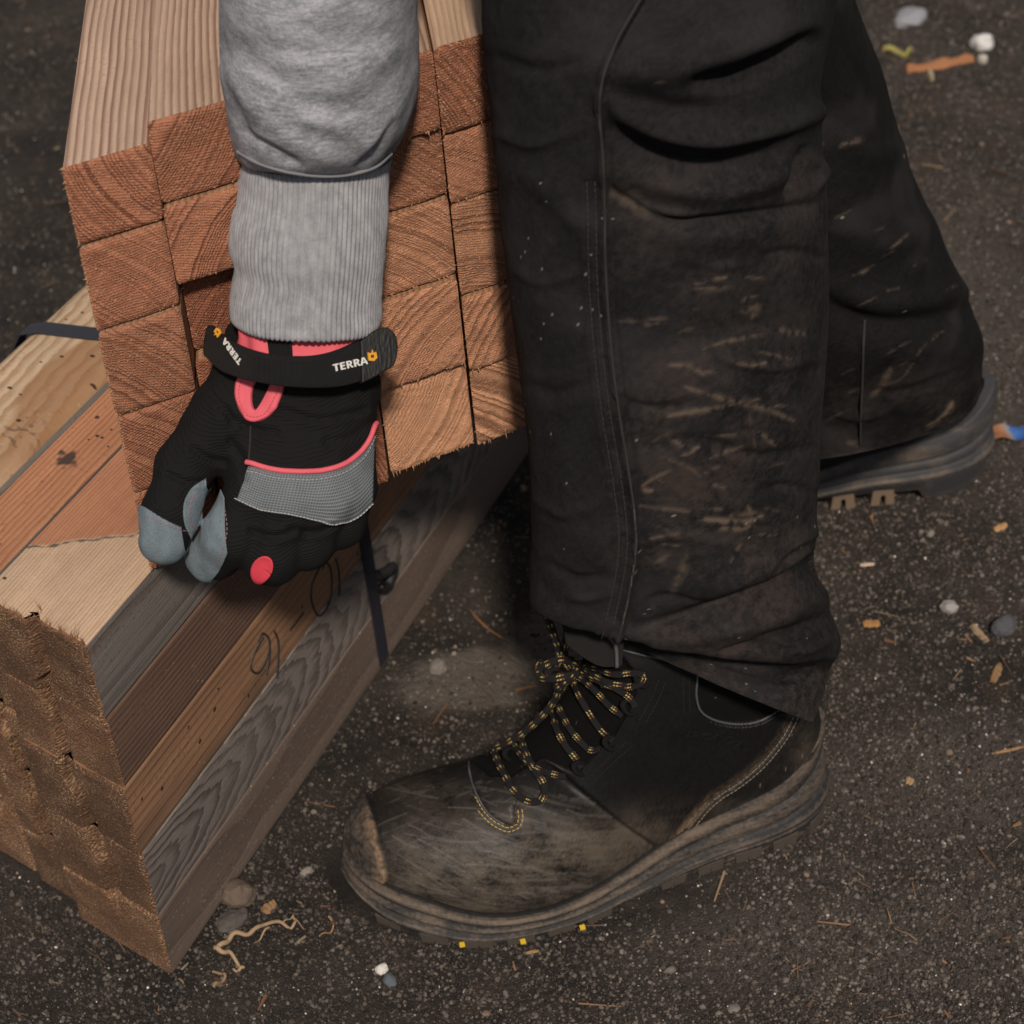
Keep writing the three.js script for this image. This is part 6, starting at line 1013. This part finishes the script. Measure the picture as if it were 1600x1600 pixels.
  // curled root
  const root = (pl, r0, r1, parent, name) => { const pts = smooth(pl.map(([x, y]) => [x, y]), 5).map(([x, y], i, a) => { const P = onY(x, y, 0.003); P.y = groundH(P.x, P.z) + 0.0016 + 0.0012 * Math.sin(i * 0.7); return P; }); const c = new THREE.CatmullRomCurve3(pts), n = 70, g = new THREE.TubeGeometry(c, n, 1, 7), p = g.attributes.position; for (let i = 0; i <= n; i++) { const C = c.getPointAt(i / n), r = mix(r0, r1, i / n) * (0.85 + 0.35 * Math.abs(n3(i * 0.4, 2, 3))); for (let k = 0; k <= 7; k++) { const q = i * 8 + k; p.setXYZ(q, C.x + (p.getX(q) - C.x) * r, C.y + (p.getY(q) - C.y) * r, C.z + (p.getZ(q) - C.z) * r); } } g.computeVertexNormals(); return g; };
  const mat = std({ color: lin(0.36, 0.25, 0.155), roughness: 0.85 });
  const rt = mesh('curled_root', mergeGeometries([root([[338, 1481], [352, 1470], [364, 1458], [385, 1456], [400, 1448], [418, 1438], [440, 1441], [455, 1446], [462, 1436], [457, 1428]], 0.0019, 0.0008), root([[336, 1479], [345, 1484], [358, 1487], [372, 1503], [380, 1510]], 0.0017, 0.0009), root([[420, 1447], [408, 1460], [398, 1472]], 0.0008, 0.0004), root([[440, 1442], [450, 1433], [458, 1427]], 0.0006, 0.0004), root([[458, 1430], [470, 1443], [478, 1450]], 0.0004, 0.0002), root([[380, 1508], [372, 1512], [364, 1512]], 0.0012, 0.0007)]), mat);
  tag(rt, 'pale curled root lying between the low stack and the boot toe', 'root');
  const lf = mesh('dead_leaf', mergeGeometries([root([[334, 1540], [342, 1534], [352, 1524], [346, 1519], [332, 1520]], 0.0014, 0.0008)]), std({ color: lin(0.24, 0.16, 0.09), roughness: 0.9 })); tag(lf, 'brown curled dead leaf below the pale root', 'leaf');
  const st = mesh('green_stem', mergeGeometries([root([[1382, 73], [1400, 76], [1420, 86]], 0.004, 0.003), root([[1416, 82], [1424, 70]], 0.0025, 0.002)]), std({ color: lin(0.30, 0.27, 0.08), roughness: 0.8 })); tag(st, 'yellow green plant stem beside the rear leg', 'stem');
  const wire = mesh('pine_needle', mergeGeometries([root([[498, 1460], [512, 1455], [520, 1448], [520, 1436], [513, 1430]], 0.0004, 0.0007)]), std({ color: lin(0.3, 0.18, 0.09), roughness: 0.9 })); tag(wire, 'thin curled brown needle between the root and the boot toe', 'needle');
  const wr2 = mesh('pine_needle', mergeGeometries([root([[1386, 1414], [1394, 1436], [1412, 1452], [1434, 1462]], 0.0005, 0.0003)]), std({ color: lin(0.26, 0.17, 0.1), roughness: 0.9 })); tag(wr2, 'thin curved needle on the open ground right of the sole', 'needle');
  // a scrap of blue and orange printed plastic with a dark edge
  { const A = onY(1550, 690, 0.004), B = onY(1625, 684, 0.004), C = onY(1550, 668, 0.006), pts = []; const g = new THREE.PlaneGeometry(1, 1, 24, 8); const p = g.attributes.position, col = []; for (let i = 0; i < p.count; i++) { const u = p.getX(i) + 0.5, v = p.getY(i) + 0.5, P = A.clone().lerp(B, u).add(C.clone().sub(A).multiplyScalar(v)); P.y += 0.002 * Math.sin(u * 9) + 0.001 * Math.sin(v * 7 + u * 4); p.setXYZ(i, P.x, P.y, P.z); const d = u + 0.25 * v; const c = d < 0.42 ? [0.30, 0.13, 0.06] : d < 0.56 ? [0.22, 0.19, 0.17] : [0.03, 0.11, 0.36]; col.push(...(v < 0.12 ? [0.02, 0.015, 0.02] : c)); } g.setAttribute('color', new THREE.Float32BufferAttribute(col, 3)); g.computeVertexNormals(); const m = mesh('plastic_scrap', g, std({ vertexColors: true, roughness: 0.6, side: THREE.DoubleSide })); tag(m, 'scrap of blue and orange plastic at the right edge beside the rear boot', 'plastic scrap'); }
  // the countless rest: grit, pebbles, chips and needles
  const clear = (x, z) => {  // nothing under the stacks or the soles
    const dx = x - LB.x, dz = z - LB.z, al = dx * LDIR.x + dz * LDIR.z, ac = -(dx * -LDIR.z + dz * LDIR.x); if (al > 0.004 + 0.26 * ac && al < 1.2 && ac > 0.0 && ac < 0.19) return false;
    const bx = (x - BO.x) * BX.x + (z - BO.z) * BX.z, bz = (x - BO.x) * BZ.x + (z - BO.z) * BZ.z; if (bx > -0.002 && bx < 0.29 && bz > -0.036 && bz < lerpTab(LAT, clamp(bx, 0, 0.29)) - 0.008) return false; return true;
  };
  function scatter(name, label, cat, geo, n, seed, size, palette, flat, mat) {
    const r = rng(seed), im = new THREE.InstancedMesh(geo, mat ?? std({ roughness: 0.9 }), n), m = new THREE.Matrix4(), q = new THREE.Quaternion(), e = new THREE.Euler(); let k = 0;
    for (let t = 0; t < n * 3 && k < n; t++) {
      const z = -0.58 - 1.65 * Math.pow(r(), 1.25), hw = 0.36 + (-z - 0.58) * 0.30, x = (r() * 2 - 1) * hw + (-z - 0.6) * 0.02; if (!clear(x, z)) continue;
      const dens = fbm(x * 7 + seed, 1.5, z * 7, 3) + 0.25 * (x > 0.12 ? 1 : 0); if (r() > 0.60 + 1.3 * dens) continue;
      const s = size[0] + (size[1] - size[0]) * Math.pow(r(), 4); e.set((r() - 0.5) * flat[1], r() * 6.28, (r() - 0.5) * flat[1]); q.setFromEuler(e);
      m.compose(V(x, groundH(x, z) + s * flat[2], z), q, V(s * (0.7 + 0.6 * r()), s * flat[0] * (0.7 + 0.6 * r()), s * (0.7 + 0.6 * r()))); im.setMatrixAt(k, m);
      const on = Math.hypot((x + 0.02) / 0.075, (z + 0.92) / 0.032) < 1 + 0.5 * dens; if (on && name !== 'pale_grit' && r() < 0.6) continue; const c = palette[Math.floor(r() * palette.length)], b = (on ? 1.7 : 1) * (0.7 + 0.6 * r()) * (name === 'grit' && x < 0.02 + 0.08 * dens ? 0.85 : 1.05); im.setColorAt(k, lin(c[0] * b, c[1] * b, c[2] * b)); k++;  // grit on the left darkened with the shade painted on the soil
    }
    im.count = k; im.name = name; im.castShadow = im.receiveShadow = true; scene.add(im); tag(im, label, cat, null, 'stuff'); return im;
  }
  const soilP = [[0.03, 0.024, 0.02], [0.05, 0.04, 0.034], [0.022, 0.018, 0.016], [0.10, 0.083, 0.071], [0.14, 0.12, 0.104], [0.07, 0.057, 0.049]];
  scatter('grit', 'dark crumbs of soil and grit covering the ground', 'grit', stone(3, 0), 340000, 1, [0.00035, 0.0016], soilP, [0.8, 3, 0.3]);
  scatter('pale_grit', 'pale specks of grit scattered over the soil', 'grit', stone(5, 0), 10000, 2, [0.00022, 0.0010], [[0.50, 0.47, 0.44], [0.32, 0.29, 0.27], [0.66, 0.63, 0.59], [0.24, 0.2, 0.17], [0.22, 0.22, 0.23]], [0.8, 3, 0.45]);
  scatter('pebbles', 'small brown and grey pebbles in the soil', 'pebbles', stone(7, 1), 800, 3, [0.0010, 0.0034], [[0.10, 0.085, 0.075], [0.14, 0.12, 0.105], [0.07, 0.065, 0.065], [0.17, 0.12, 0.09], [0.2, 0.18, 0.16]], [0.65, 1, 0.05]);
  const sliver = new THREE.BoxGeometry(2.6, 0.35, 0.7); { const p = sliver.attributes.position; for (let i = 0; i < p.count; i++) if (p.getX(i) > 0) p.setXYZ(i, p.getX(i) * 0.8, p.getY(i), p.getZ(i) * 0.35); sliver.computeVertexNormals(); }
  scatter('wood_chips', 'tiny chips of wood and bark mixed into the soil', 'wood chips', sliver, 1400, 4, [0.0006, 0.0034], [[0.20, 0.115, 0.06], [0.15, 0.075, 0.042], [0.26, 0.165, 0.09], [0.11, 0.063, 0.04], [0.22, 0.17, 0.12]], [1, 0.8, 0.35]);
  const needle = new THREE.CylinderGeometry(0.035, 0.02, 1, 4); needle.rotateZ(Math.PI / 2);
  scatter('needles', 'thin dry needles lying on the soil', 'needles', needle, 420, 5, [0.008, 0.028], [[0.20, 0.11, 0.06], [0.28, 0.19, 0.11], [0.12, 0.07, 0.045]], [1, 0.25, 0.06]);
}
renderer.render(scene, camera);
